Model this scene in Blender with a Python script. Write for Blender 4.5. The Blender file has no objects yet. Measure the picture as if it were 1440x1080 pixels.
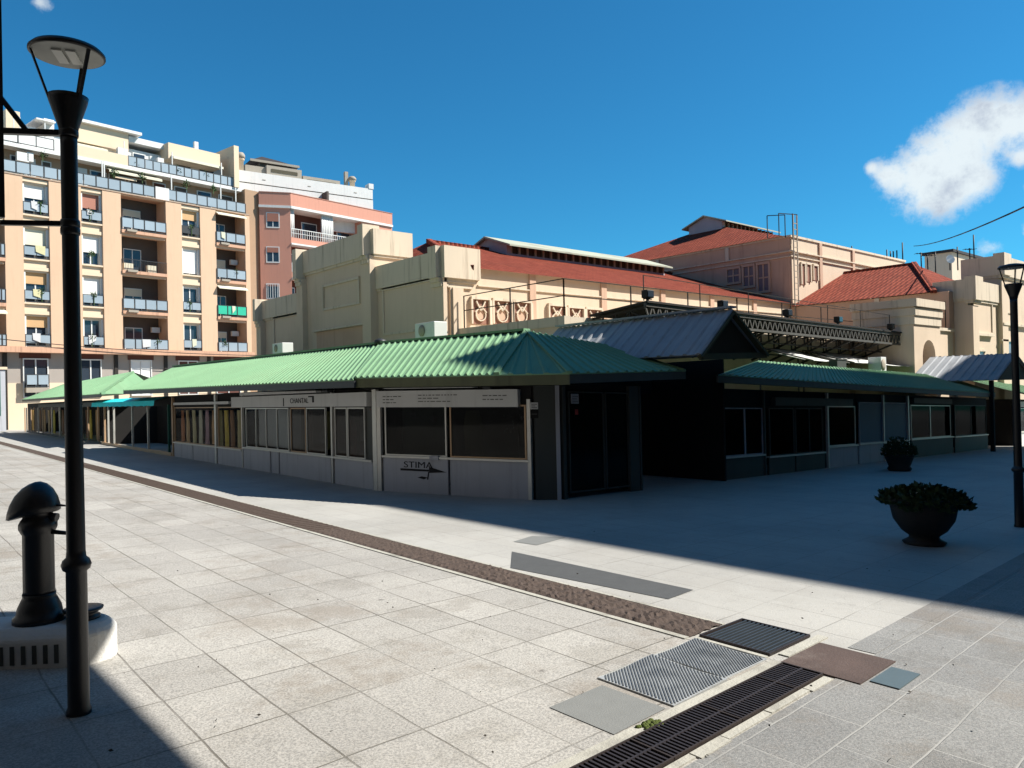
import bpy, math, random
from mathutils import Vector, Matrix
random.seed(7)
sc = bpy.context.scene
COL = sc.collection

# ------------------------------------------------------------------ camera
FPX = 1080.0
hd = math.radians(40.99)
FH = Vector((math.sin(hd), math.cos(hd), 0)); RH = Vector((math.cos(hd), -math.sin(hd), 0)); UP = Vector((0, 0, 1))
pit = math.atan(8/1080); rol = 0.022
F3 = FH*math.cos(pit) + UP*math.sin(pit)
U3 = UP*math.cos(pit) - FH*math.sin(pit)
XC = RH*math.cos(rol) - U3*math.sin(rol)
YC = RH*math.sin(rol) + U3*math.cos(rol)
CAM = Vector((0, 0, 1.6))
def ray(px, py): return XC*((px-720)/FPX) + YC*((540-py)/FPX) + F3
# the plaza is one gently sloping plane
def _gp(px, py):
    Z = 1.6/((py-577)/1080.0)
    return CAM + ray(px, py)*Z
_a, _b, _c = _gp(100, 1000), _gp(1300, 900), _gp(700, 640)
_n = (_b-_a).cross(_c-_a).normalized()
def gz(x, y): return _a.z - (_n.x*(x-_a.x) + _n.y*(y-_a.y))/_n.z
def G(px, py):
    p = _gp(px, py); return p.x, p.y
SUNV = Vector((0.8, -0.6, 1.0)).normalized()

# ------------------------------------------------------------------ frames
class Fr:
    def __init__(s, x, y, ang=None, to=None):
        s.x, s.y = x, y
        if to: ang = math.atan2(to[1]-y, to[0]-x); s.L = math.hypot(to[0]-x, to[1]-y)
        s.s = (math.cos(ang), math.sin(ang)); s.n = (math.sin(ang), -math.cos(ang))
    def xy(s, a, d=0): return s.x+s.s[0]*a+s.n[0]*d, s.y+s.s[1]*a+s.n[1]*d
    def P(s, a, d, z, g=False):
        x, y = s.xy(a, d)
        return Vector((x, y, z+(gz(x, y) if g else 0)))
    def hit(s, px, py, d=0):
        r = ray(px, py); ox, oy = s.xy(0, d)
        n = s.n; den = r.x*n[0]+r.y*n[1]
        t = ((ox-CAM.x)*n[0]+(oy-CAM.y)*n[1])/den
        p = CAM + r*t
        return (p.x-ox)*s.s[0]+(p.y-oy)*s.s[1], p.z
    def S(s, px, py=560, d=0): return s.hit(px, py, d)[0]
    def Z(s, px, py, d=0): return s.hit(px, py, d)[1]
    def H(s, px, py, d=0):   # height over the ground
        a, z = s.hit(px, py, d); x, y = s.xy(a, d); return z-gz(x, y)
W0 = Fr(0, 0, 0.0)

# ------------------------------------------------------------------ mesh builder
class MB:
    def __init__(s): s.v = []; s.f = []; s.smooth = []
    def face(s, pts, sm=False):
        b = len(s.v); s.v += [Vector(p) for p in pts]; s.f.append(tuple(range(b, b+len(pts)))); s.smooth.append(sm)
    def hexa(s, p):  # p: 8 pts, bottom 0-3 ccw, top 4-7
        b = len(s.v); s.v += [Vector(q) for q in p]
        for f in ((0, 3, 2, 1), (4, 5, 6, 7), (0, 1, 5, 4), (1, 2, 6, 5), (2, 3, 7, 6), (3, 0, 4, 7)):
            s.f.append(tuple(b+i for i in f)); s.smooth.append(False)
    def box(s, F, s0, s1, d0, d1, z0, z1, g=False):
        if s0 > s1: s0, s1 = s1, s0
        if d0 > d1: d0, d1 = d1, d0
        q = [(s0, d1), (s1, d1), (s1, d0), (s0, d0)]
        s.hexa([F.P(a, d, z0, g) for a, d in q]+[F.P(a, d, z1, g) for a, d in q]); return s
    def wbox(s, x0, x1, y0, y1, z0, z1, g=False):
        return s.box(W0, x0, x1, -y0, -y1, z0, z1, g)
    def bar(s, a, b, w, h=None, up=(0, 0, 1)):
        a = Vector(a); b = Vector(b); h = h or w; d = (b-a).normalized(); u = Vector(up)
        if abs(d.dot(u)) > .99: u = Vector((1, 0, 0))
        r = d.cross(u).normalized()*w/2; t = r.cross(d).normalized()*h/2
        s.hexa([a-r-t, a+r-t, b+r-t, b-r-t, a-r+t, a+r+t, b+r+t, b-r+t]); return s
    def tube(s, a, b, r0, r1=None, n=10, cap=True):
        a = Vector(a); b = Vector(b); r1 = r0 if r1 is None else r1; d = (b-a).normalized()
        u = Vector((1, 0, 0)) if abs(d.z) > .9 else Vector((0, 0, 1))
        x = d.cross(u).normalized(); y = d.cross(x)
        base = len(s.v)
        for p, r in ((a, r0), (b, r1)):
            for i in range(n):
                t = 2*math.pi*i/n; s.v.append(p+(x*math.cos(t)+y*math.sin(t))*r)
        for i in range(n):
            j = (i+1) % n; s.f.append((base+i, base+n+i, base+n+j, base+j)); s.smooth.append(True)
        if cap:
            s.f.append(tuple(base+i for i in range(n))); s.smooth.append(False)
            s.f.append(tuple(base+2*n-1-i for i in range(n))); s.smooth.append(False)
        return s
    def path(s, pts, r, n=8):
        for i in range(len(pts)-1): s.tube(pts[i], pts[i+1], r, r, n)
        return s
    def lathe(s, c, prof, n=24, flute=0, M=None, sx=1.0):
        base = len(s.v); c = Vector(c)
        for r, z in prof:
            for i in range(n):
                t = 2*math.pi*i/n; rr = r*(1+(flute if i % 2 else 0))
                p = Vector((rr*math.cos(t)*sx, rr*math.sin(t), z))
                if M: p = M @ p
                s.v.append(c+p)
        for k in range(len(prof)-1):
            for i in range(n):
                j = (i+1) % n; s.f.append((base+k*n+i, base+k*n+j, base+(k+1)*n+j, base+(k+1)*n+i)); s.smooth.append(True)
        if len(prof) == 2 and prof[0][1] == prof[1][1]: return s
        if prof[0][0] > 1e-4: s.f.append(tuple(base+n-1-i for i in range(n))); s.smooth.append(False)
        if prof[-1][0] > 1e-4: s.f.append(tuple(base+(len(prof)-1)*n+i for i in range(n))); s.smooth.append(False)
        return s
    def prism(s, pts, off):
        off = Vector(off); n = len(pts); a = [Vector(p) for p in pts]; b = [p+off for p in a]
        s.face(a); s.face(b[::-1])
        for i in range(n):
            j = (i+1) % n; s.face([a[j], a[i], b[i], b[j]])
        return s
    def ribbed(s, e0, e1, r0, r1, pitch=.2, h=.03, th=.02, wob=0.003):
        """ribbed metal sheet: eave e0->e1, ridge r0->r1, ribs run eave to ridge"""
        e0, e1, r0, r1 = map(Vector, (e0, e1, r0, r1))
        n = max(1, int(max((e1-e0).length, (r1-r0).length)/pitch))
        nrm = (e1-e0).cross(r0-e0) if (r0-e0).length > 1e-3 else (e1-e0).cross(r1-e0)
        nrm.normalize()
        if nrm.z < 0: nrm = -nrm
        ks = []
        for i in range(n):
            for f, hh in ((0, 0), (.60, 0), (.70, 1), (.88, 1)): ks.append(((i+f)/n, hh))
        ks.append((1, 0))
        base = len(s.v)
        for t, hh in ks:
            w = random.uniform(-wob, wob) if hh == 0 else 0
            s.v += [e0.lerp(e1, t)+nrm*(h*hh+w), r0.lerp(r1, t)+nrm*h*hh,
                    e0.lerp(e1, t)-nrm*th, r0.lerp(r1, t)-nrm*th]
        for i in range(len(ks)-1):
            a = base+4*i; b = a+4
            for q in ((a, b, b+1, a+1), (a+2, a+3, b+3, b+2), (a, a+2, b+2, b), (a+1, b+1, b+3, a+3)):
                s.f.append(q); s.smooth.append(False)
        return s
    def shear(s):
        for p in s.v:
            x, y = p.x, p.y; z0 = gz(x, y)
            p.x = x+.025*(y-3); p.y = y+.065*(x-4.2); p.z += gz(p.x, p.y)-z0
        return s
    def build(s, name, mat, parent=None, bevel=0):
        o0 = parent.get('_loc') if parent else None
        loc = Vector(o0) if o0 else Vector((0, 0, 0))
        me = bpy.data.meshes.new(name)
        if parent is None and s.v:
            c = Vector((sum(p.x for p in s.v)/len(s.v), sum(p.y for p in s.v)/len(s.v), min(p.z for p in s.v))); loc = c
        me.from_pydata([tuple(p-loc) for p in s.v], [], s.f)
        me.update()
        uv = me.uv_layers.new(name='UVMap')
        for poly in me.polygons:
            n = poly.normal
            if abs(n.z) > .985: t = Vector((1, 0, 0)); b = Vector((0, 1, 0))
            else:
                t = Vector((-n.y, n.x, 0)).normalized(); b = n.cross(t)
            for li in poly.loop_indices:
                p = s.v[me.loops[li].vertex_index]
                uv.data[li].uv = (p.dot(t), p.dot(b))
        for i, p in enumerate(me.polygons): p.use_smooth = s.smooth[i]
        me.materials.append(mat)
        o = bpy.data.objects.new(name, me); COL.objects.link(o)
        if parent:
            root = parent
            if root.type == 'EMPTY': o.parent = root
            else:
                o.parent = root
            o['_loc'] = tuple(loc)
        else:
            o.location = loc; o['_loc'] = tuple(loc)
        if bevel:
            m = o.modifiers.new('bevel', 'BEVEL'); m.width = bevel; m.segments = 2; m.limit_method = 'ANGLE'
        return o

def thing(name, label, cat, loc, group=None, kind=None):
    o = bpy.data.objects.new(name, None); COL.objects.link(o); o.location = loc; o.empty_display_size = .3
    o['_loc'] = tuple(loc); o['label'] = label; o['category'] = cat
    if group: o['group'] = group
    if kind: o['kind'] = kind
    return o
def tag(o, label=None, cat=None, group=None, kind=None):
    if label: o['label'] = label
    if cat: o['category'] = cat
    if group: o['group'] = group
    if kind: o['kind'] = kind
    return o

# ------------------------------------------------------------------ materials
def lin(c):
    return tuple(((x/255)/12.92 if x/255 <= .04045 else ((x/255+.055)/1.055)**2.4) for x in c)
class NT:
    def __init__(s, nt): s.nt = nt
    def n(s, t, **k):
        nd = s.nt.nodes.new(t)
        for a, b in k.items(): setattr(nd, a, b)
        return nd
    def l(s, a, b): s.nt.links.new(a, b)
    def math(s, op, a, b=None, c=None, clamp=False):
        m = s.n('ShaderNodeMath', operation=op); m.use_clamp = clamp
        for i, v in enumerate((a, b, c)):
            if v is None: continue
            if isinstance(v, (int, float)): m.inputs[i].default_value = v
            else: s.l(v, m.inputs[i])
        return m.outputs[0]
    def mix(s, f, a, b, mode='MIX'):
        m = s.n('ShaderNodeMix', data_type='RGBA', blend_type=mode)
        for inp, v in ((m.inputs[0], f), (m.inputs[6], a), (m.inputs[7], b)):
            if isinstance(v, (int, float)): inp.default_value = v
            elif isinstance(v, tuple): inp.default_value = (*v[:3], 1)
            else: s.l(v, inp)
        return m.outputs[2]
    def noise(s, vec, scale, detail=4, rough=.55, sc3=None):
        if sc3:
            mp = s.n('ShaderNodeMapping'); s.l(vec, mp.inputs[0]); mp.inputs['Scale'].default_value = sc3; vec = mp.outputs[0]
        t = s.n('ShaderNodeTexNoise'); s.l(vec, t.inputs['Vector'])
        t.inputs['Scale'].default_value = scale; t.inputs['Detail'].default_value = detail; t.inputs['Roughness'].default_value = rough
        return t.outputs[0]
    def ramp(s, v, a, b):
        m = s.n('ShaderNodeMapRange'); m.interpolation_type = 'SMOOTHSTEP'; s.l(v, m.inputs[0])
        m.inputs[1].default_value = a; m.inputs[2].default_value = b; return m.outputs[0]
def base_mat(name):
    m = bpy.data.materials.new(name); m.use_nodes = True
    nt = NT(m.node_tree); b = m.node_tree.nodes['Principled BSDF']
    g = nt.n('ShaderNodeNewGeometry'); uv = nt.n('ShaderNodeUVMap'); uv.uv_map = 'UVMap'
    return m, nt, b, g.outputs['Position'], uv.outputs[0]
ALB = .60
def mat(name, col, rough=.8, var=.12, scale=3, metal=0, bump=0, bscale=30, stain=0, stain_col=(.06, .045, .035), streak=0, spec=.3, slope=0):
    m, nt, b, pos, uv = base_mat(name)
    n1 = nt.noise(pos, scale, 5); col = tuple(x*ALB for x in col); stain_col = tuple(x*ALB for x in stain_col)
    c = nt.mix(nt.math('MULTIPLY', n1, 1.0), tuple(x*(1-var) for x in col), tuple(min(1, x*(1+var)) for x in col))
    if stain:
        n2 = nt.ramp(nt.noise(pos, scale*.35, 6, .65), .50, .72)
        c = nt.mix(nt.math('MULTIPLY', n2, stain), c, stain_col)
    if streak:
        n3 = nt.ramp(nt.noise(pos, 1.0, 4, .6, (5, 5, .35)), .50, .75)
        c = nt.mix(nt.math('MULTIPLY', n3, streak), c, stain_col)
    if slope:
        n4 = nt.ramp(nt.noise(uv, 1.0, 5, .65, (7, .45, 1)), .48, .78); c = nt.mix(nt.math('MULTIPLY', n4, slope), c, stain_col)
        n5 = nt.ramp(nt.noise(uv, 1.0, 2, .5, (.9, .02, 1)), .42, .6); c = nt.mix(nt.math('MULTIPLY', n5, slope*.5), c, tuple(x*.72 for x in col))
    nt.l(c, b.inputs['Base Color']); b.inputs['Roughness'].default_value = rough; b.inputs['Metallic'].default_value = metal
    b.inputs['Specular IOR Level'].default_value = spec
    if bump:
        bp = nt.n('ShaderNodeBump'); bp.inputs['Strength'].default_value = bump; bp.inputs['Distance'].default_value = .01
        nt.l(nt.noise(pos, bscale, 5), bp.inputs['Height']); nt.l(bp.outputs[0], b.inputs['Normal'])
    return m
def glass(name, tint=(.35, .38, .40), base=(.02, .022, .025), tr=.55, fk=.9):
    m = bpy.data.materials.new(name); m.use_nodes = True; nt = NT(m.node_tree)
    for n in list(m.node_tree.nodes): m.node_tree.nodes.remove(n)
    o = nt.n('ShaderNodeOutputMaterial'); t = nt.n('ShaderNodeBsdfTransparent'); t.inputs[0].default_value = (*tint, 1)
    p = nt.n('ShaderNodeBsdfPrincipled'); p.inputs['Base Color'].default_value = (*base, 1); p.inputs['Roughness'].default_value = .04
    p.inputs['Specular IOR Level'].default_value = .7
    mx = nt.n('ShaderNodeMixShader'); fr = nt.n('ShaderNodeFresnel'); fr.inputs[0].default_value = 1.45
    nt.l(nt.math('ADD', nt.math('MULTIPLY', fr.outputs[0], fk), 1-tr, clamp=True), mx.inputs[0])
    nt.l(t.outputs[0], mx.inputs[1]); nt.l(p.outputs[0], mx.inputs[2]); nt.l(mx.outputs[0], o.inputs[0]); return m

def mat_paving(name, ca, cb, bw, rh, off, swap, phase, mortar_col, fade=False):
    m, nt, b, pos, uv = base_mat(name)
    sp = nt.n('ShaderNodeSeparateXYZ'); nt.l(pos, sp.inputs[0])
    wob = nt.noise(pos, 1.7, 2)
    w = nt.math('MULTIPLY', nt.math('SUBTRACT', wob, .5), .03)
    shx = nt.math('SUBTRACT', sp.outputs[0], nt.math('MULTIPLY', sp.outputs[1], .025)); shy = nt.math('SUBTRACT', sp.outputs[1], nt.math('MULTIPLY', sp.outputs[0], .065))
    X = nt.math('ADD', nt.math('ADD', shx, phase[0]), w); Y = nt.math('ADD', nt.math('ADD', shy, phase[1]), w)
    cb_ = nt.n('ShaderNodeCombineXYZ')
    nt.l(Y if swap else X, cb_.inputs[0]); nt.l(X if swap else Y, cb_.inputs[1])
    br = nt.n('ShaderNodeTexBrick'); nt.l(cb_.outputs[0], br.inputs['Vector'])
    br.offset = off; br.squash = 1; br.inputs['Scale'].default_value = 1; br.inputs['Brick Width'].default_value = bw
    br.inputs['Row Height'].default_value = rh; br.inputs['Mortar Size'].default_value = .0062; br.inputs['Mortar Smooth'].default_value = .3
    br.inputs['Bias'].default_value = 0
    br.inputs['Color1'].default_value = (0, 0, 0, 1); br.inputs['Color2'].default_value = (1, 1, 1, 1); br.inputs['Mortar'].default_value = (.5, .5, .5, 1)
    per = nt.n('ShaderNodeSeparateColor'); nt.l(br.outputs['Color'], per.inputs[0]); tile = per.outputs[0]
    c = nt.mix(tile, ca, cb)
    big = nt.ramp(nt.noise(pos, .33, 5, .6), .42, .60)
    c = nt.mix(nt.math('MULTIPLY', big, .28), c, tuple(x*.62 for x in ca))
    mid = nt.ramp(nt.noise(pos, 1.9, 6, .7), .49, .64)
    c = nt.mix(nt.math('MULTIPLY', mid, .34), c, tuple(x*.50*k for x, k in zip(ca, (1.06, 1, .88))))
    sm = nt.noise(pos, 75, 3, .7); c = nt.mix(nt.ramp(sm, .36, .62), nt.mix(.48, c, (.06, .06, .062)), c)
    sp2 = nt.ramp(nt.noise(pos, 190, 2, .6), .58, .68); c = nt.mix(nt.math('MULTIPLY', sp2, .55), c, (.46, .41, .39))
    br2 = nt.ramp(nt.noise(pos, .55, 7, .72), .51, .63); c = nt.mix(nt.math('MULTIPLY', br2, .38), c, (.17, .135, .10))
    gum = nt.n('ShaderNodeTexVoronoi'); gum.feature = 'F1'; nt.l(pos, gum.inputs['Vector']); gum.inputs['Scale'].default_value = 1.4
    gm = nt.ramp(gum.outputs['Distance'], .055, .030)
    c = nt.mix(nt.math('MULTIPLY', gm, .55), c, (.06, .055, .05))
    if fade:
        fz = nt.ramp(sp.outputs[0], 4.9, 5.1); c = nt.mix(nt.math('MULTIPLY', fz, .75), c, nt.mix(nt.ramp(nt.noise(pos, .5, 5, .65), .35, .7), (.365, .357, .335), (.29, .283, .265)))
    crk = nt.ramp(nt.math('ABSOLUTE', nt.math('SUBTRACT', nt.noise(pos, 1.1, 7, .7), .5)), .004, 0.0); c = nt.mix(nt.math('MULTIPLY', crk, .30), c, (.06, .055, .05))
    mt = br.outputs['Fac']
    brk = nt.ramp(nt.noise(pos, .9, 3), .34, .62)
    mf = nt.math('MULTIPLY', mt, nt.math('ADD', nt.math('MULTIPLY', brk, .60), .30))
    if fade:
        fx = nt.ramp(sp.outputs[0], 5.2, 4.8); mf = nt.math('MULTIPLY', mf, nt.math('ADD', nt.math('MULTIPLY', fx, .55), .45))
    c = nt.mix(mf, c, mortar_col)
    nt.l(c, b.inputs['Base Color']); b.inputs['Roughness'].default_value = .72; b.inputs['Specular IOR Level'].default_value = .25
    bp = nt.n('ShaderNodeBump'); bp.inputs['Strength'].default_value = .8; bp.inputs['Distance'].default_value = .006
    hgt = nt.math('SUBTRACT', nt.math('ADD', nt.math('MULTIPLY', sm, .55), nt.math('MULTIPLY', tile, .15)), nt.math('MULTIPLY', mf, .9))
    nt.l(hgt, bp.inputs['Height']); nt.l(bp.outputs[0], b.inputs['Normal'])
    return m
def mat_tiles(name, col, col2):
    m, nt, b, pos, uv = base_mat(name)
    br = nt.n('ShaderNodeTexBrick'); nt.l(uv, br.inputs['Vector']); br.offset = .5
    br.inputs['Scale'].default_value = 1; br.inputs['Brick Width'].default_value = .26; br.inputs['Row Height'].default_value = .38
    br.inputs['Mortar Size'].default_value = .035; br.inputs['Mortar Smooth'].default_value = 1
    br.inputs['Color1'].default_value = (*col, 1); br.inputs['Color2'].default_value = (*col2, 1); br.inputs['Mortar'].default_value = (*[x*.30 for x in col], 1)
    n = nt.ramp(nt.noise(pos, .8, 6, .7), .45, .75)
    c = nt.mix(nt.math('MULTIPLY', n, .45), br.outputs['Color'], (.11, .035, .022))
    l2 = nt.ramp(nt.noise(pos, 5, 3, .7), .60, .74); c = nt.mix(nt.math('MULTIPLY', l2, .4), c, (.26, .07, .04))
    nt.l(c, b.inputs['Base Color']); b.inputs['Roughness'].default_value = .9; b.inputs['Specular IOR Level'].default_value = .08
    s = nt.n('ShaderNodeSeparateXYZ'); nt.l(uv, s.inputs[0])
    fr = nt.math('FRACT', nt.math('DIVIDE', s.outputs[1], .38)); fc = nt.math('ABSOLUTE', nt.math('SINE', nt.math('MULTIPLY', s.outputs[0], math.pi/.26)))
    bp = nt.n('ShaderNodeBump'); bp.inputs['Strength'].default_value = 1; bp.inputs['Distance'].default_value = .08
    nt.l(nt.math('SUBTRACT', nt.math('MULTIPLY', fc, .7), fr), bp.inputs['Height']); nt.l(bp.outputs[0], b.inputs['Normal'])
    return m

M = {}
M['pave'] = mat_paving('light granite paving', (.35, .335, .308), (.42, .403, .37), .65, .45, 0, True, (-.29, -.50), (.10, .09, .075), True)
M['pave_dark'] = mat_paving('grey granite paving', (.195, .196, .192), (.245, .245, .236), .65, .33, .5, False, (.08, .10), (.30, .295, .28))
M['kerb'] = mat('pale concrete edging', (.58, .56, .49), .85, .2, 6, bump=.6, bscale=60, stain=.4)
M['asph'] = mat('grey patch', (.11, .113, .115), .8, .15, 8, bump=.4, bscale=120)
M['asph2'] = mat('pale grey patch', (.27, .275, .265), .8, .12, 8, bump=.3, bscale=120)
M['cobble'] = mat('brown clay setts', (.108, .077, .062), .9, .5, 25, bump=.8, bscale=90)
M['iron'] = mat('cast iron grate', (.085, .07, .07), .5, .3, 20, .6, .3, 80)
M['iron_brown'] = mat('worn iron frame', (.06, .045, .04), .6, .3, 14, .3, .3, 80)
M['pit'] = mat('drain pit', (.012, .011, .011), 1, .1)
M['zinc'] = mat('galvanised plate', (.66, .67, .66), .45, .2, 9, .35, .3, 60, stain=.35)
M['ribz'] = mat('dark plate ribs', (.20, .205, .20), .5, .2, 9, .3)
M['rust'] = mat('rusty plate', (.125, .085, .072), .75, .35, 5, .1, .4, 60, stain=.55, stain_col=(.30, .25, .22))
M['bluecover'] = mat('blue grey cover', (.12, .165, .185), .5, .15, 8)
M['moss'] = mat('moss', (.10, .13, .03), 1, .4, 40, bump=1)
M['blackpaint'] = mat('black gloss paint', (.014, .014, .017), .38, .3, 9, bump=.15, bscale=60, spec=.5)
M['lampwhite'] = mat('lamp reflector', (.55, .56, .52), .5, .2, 9)
M['led'] = mat('lamp lens', (.95, .95, .88), .35, .1, 5)
M['concrete'] = mat('painted concrete', (.95, .93, .88), .8, .1, 5, bump=.5, bscale=60, stain=.35)
M['green'] = mat('green coated sheet', (.27, .48, .275), .62, .16, .5, bump=.15, bscale=9, stain=.22, slope=.42, stain_col=(.22, .25, .15), spec=.12)
M['olive'] = mat('olive fascia', (.15, .16, .085), .7, .2, 3, streak=.3)
M['greyroof'] = mat('weathered grey sheet', (.55, .57, .60), .65, .25, 1.3, bump=.3, bscale=12, stain=.35, stain_col=(.16, .17, .19), spec=.1, slope=.5)
M['wood'] = mat('dark gable boards', (.055, .045, .025), .8, .3, 3)
M['gabletrim'] = mat('gable trim', (.11, .10, .045), .7, .2, 3)
M['panel'] = mat('grey kiosk panel', (.62, .63, .68), .6, .12, 2, streak=.25)
M['panelw'] = mat('grey white board', (.95, .95, .92), .6, .08, 2, streak=.15)
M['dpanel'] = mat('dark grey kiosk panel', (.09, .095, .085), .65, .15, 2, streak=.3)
M['alu'] = mat('aluminium frame', (.95, .93, .85), .4, .12, 6, .3)
M['alub'] = mat('bronze frame', (.75, .50, .30), .5, .15, 6, .2)
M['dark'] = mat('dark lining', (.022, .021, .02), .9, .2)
M['darkwood'] = mat('dark board', (.04, .03, .022), .8, .3)
M['glass'] = glass('shop glass', (.45, .47, .48), (.012, .013, .014), .85, .35)
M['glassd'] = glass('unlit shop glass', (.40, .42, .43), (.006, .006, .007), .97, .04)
M['glassc'] = glass('clear shop glass', (.97, .97, .97), (.03, .03, .03), .995, .05)
M['glass2'] = glass('bright shop glass', (.85, .87, .88), (.03, .03, .03), .97, .12)
M['wglass'] = glass('window glass', (.2, .2, .2), (.035, .05, .07), .25)
M['turq'] = mat('turquoise canvas', (.04, 1.0, 1.1), .8, .15, 4, bump=.4, bscale=6)
M['greenboard'] = mat('dark green board', (.02, .16, .12), .7, .1)
M['black'] = mat('black print', (.012, .012, .014), .7, .1)
M['greyink'] = mat('grey print', (.20, .20, .19), .7, .1)
M['red'] = mat('red paint', (.45, .03, .03), .5, .1)
M['white'] = mat('white plaster', (1.0, 1.0, .97), .7, .06, 2, streak=.12)
M['whitep'] = mat('white plastic', (1.0, 1.0, .97), .45, .06, 3)
M['hall'] = mat('cream render', (1.0, .80, .60), .88, .07, .8, bump=.3, bscale=18, stain=.30, stain_col=(.62, .48, .32), streak=.22)
M['halltrim'] = mat('cream render of mouldings', (1.0, .85, .66), .88, .08, .8, bump=.25, bscale=18, streak=.55, stain_col=(.30, .23, .16))
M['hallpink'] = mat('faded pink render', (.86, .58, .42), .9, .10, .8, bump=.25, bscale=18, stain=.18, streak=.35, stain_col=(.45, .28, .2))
M['tile'] = mat_tiles('red clay tiles', (.185, .040, .024), (.25, .060, .036))
M['purlin'] = mat('lilac sheet cladding', (.62, .56, .62), .7, .1, 2)
M['louvre'] = mat('dark louvre', (.10, .085, .05), .7, .3, 3)
M['palegreen'] = mat('pale green sheet', (.62, .64, .50), .6, .15, 2, stain=.3)
M['brick_grille'] = mat('terracotta grille', (.42, .22, .16), .9, .2, 5)
M['steel'] = mat('brown steel', (.055, .048, .042), .6, .3, 6, .4)
M['steelg'] = mat('grey steel lattice', (.17, .16, .145), .6, .2, 6, .4)
M['tarp'] = mat('white tarpaulin', (1.1, 1.1, 1.05), .6, .06, 1.2, bump=.8, bscale=2.5, stain=.25, stain_col=(.35, .37, .40))
M['peach'] = mat('peach render', (.90, .62, .42), .88, .04, .6, bump=.15, bscale=12, streak=.16, stain=.10, stain_col=(.5, .33, .22))
M['peachband'] = mat('stained salmon band', (.82, .49, .33), .9, .1, 1, streak=.55, stain_col=(.36, .20, .14))
M['creamp'] = mat('cream panel render', (1.0, .80, .58), .88, .04, .6)
M['salmon'] = mat('salmon render', (.84, .40, .29), .88, .05, .6, streak=.1)
M['brickw'] = mat('dark grey wall', (.15, .15, .15), .9, .2, 2)
M['maroon'] = mat('maroon loggia wall', (.16, .065, .05), .9, .1, 1)
M['tan'] = mat('tan render', (.56, .37, .24), .9, .08, 1)
M['greywall'] = mat('grey first floor render', (.50, .44, .39), .9, .08, 1)
M['brownw'] = mat('brown grey loggia wall', (.15, .125, .11), .9, .12, 1)
M['railblue'] = mat('pale blue balcony panel', (.42, .51, .58), .35, .28, .3, spec=.5)
M['raildark'] = mat('dark railing', (.05, .055, .06), .5, .1)
M['railgreen'] = mat('green balcony panel', (.03, .6, .38), .6, .08, 3)
M['blindw'] = mat('white roller blind', (1.1, 1.08, 1.04), .7, .04, 1)
M['blindc'] = mat('cream roller blind', (.98, .92, .72), .7, .04, 1)
M['blindt'] = mat('tan roller blind', (.80, .50, .25), .7, .06, 1)
M['blindp'] = mat('brick red roller blind', (.55, .24, .17), .7, .06, 1)
M['greycap'] = mat('concrete cap', (.50, .44, .36), .9, .15, 2)
M['slate'] = mat('dark penthouse roof', (.05, .04, .04), .7, .2)
M['wire'] = mat('black cable', (.02, .02, .022), .6, .1)
M['leaf'] = mat('dark leaves', (.035, .07, .022), .7, .5, 30)
M['leafg'] = mat('terrace leaves', (.09, .16, .05), .7, .5, 30)
M['flower'] = mat('pale flowers', (.6, .6, .5), .8, .1)
M['pot'] = mat('dark cast planter', (.035, .034, .033), .65, .2, 6, bump=.4, bscale=40)
M['soil'] = mat('soil', (.04, .03, .02), 1, .3, 20)
M['curtain'] = mat('white curtain', (.95, .92, .88), .9, .05)
M['fabric'] = mat('off white laundry', (1, .97, .94), .9, .1)

# ------------------------------------------------------------------ ground
def sheet(pts, off, name, m, nx=1):
    mb = MB(); mb.face([Vector((x, y, gz(x, y)+off)) for x, y in pts]); return mb.build(name, m)
tag(sheet([(-400, -400), (600, -400), (600, 900), (-400, 900)], 0, 'pavement', M['pave']), kind='structure')
tag(sheet([(-6, -30), (120, -30), (120, 2.21+.065*115.8), (-6, 2.21-.065*10.2)], .004, 'path', M['pave_dark']), kind='structure')
tag(sheet([(5.08, 2.214+.065*.88), (120, 2.214+.065*115.8), (120, 2.40+.065*115.8), (5.08, 2.40+.065*.88)], .004, 'path', M['pave_dark']), kind='structure')
# ground patches
a = sheet([G(720, 776), G(718, 799), G(940, 843), G(975, 830)], .004, 'paving_patch', M['asph']); tag(a, kind='structure')
a = sheet([G(722, 762), G(748, 754), G(796, 756), G(755, 767)], .004, 'paving_patch', M['asph2']); tag(a, kind='structure')
a = sheet([(2.84, 2.56), (2.84, 3.02), (3.30, 3.06), (3.30, 2.60)], .004, 'paving_patch', M['asph2']); tag(a, kind='structure')

# long brown strip of clay setts with pale edging
def strip_setts():
    mb = MB(); x0, x1 = 4.46, 4.90
    nx = 12; ys = [3.28+.035*i for i in range(175)]
    idx = {}
    for j, y in enumerate(ys):
        for i in range(nx+1):
            x = x0+(x1-x0)*i/nx
            e = 0 if i in (0, nx) else 1
            h = .006+e*(random.random()**1.5)*(.017 if y < 6.2 else .011)+(.008 if (j//2) % 2 else 0)*e
            mb.v.append(Vector((x+random.uniform(-.008, .008)*e, y+random.uniform(-.008, .008)*e, gz(x, y)+h)))
    for j in range(len(ys)-1):
        for i in range(nx):
            a = j*(nx+1)+i; mb.f.append((a, a+1, a+nx+2, a+nx+1)); mb.smooth.append(False)
    y0 = ys[-1]; y = y0; k = 0
    while y < 74:
        w = .08; 
        mb.wbox(x0, x1, y, y+w*.8, -.01, .006+.006*(k % 2), g=True); y += w; k += 1
        if y > 25: mb.wbox(x0, x1, y, 74, -.01, .009, g=True); break
    return mb.shear().build('drain_strip', M['cobble'])
tag(strip_setts(), kind='structure')
mb = MB(); mb.wbox(4.40, 4.455, 3.28, 74, -.05, .008, True); mb.wbox(4.905, 4.94, 3.28, 74, -.05, .008, True)
tag(mb.shear().build('kerb_strip', M['kerb']), kind='structure')
mb = MB()
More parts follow.
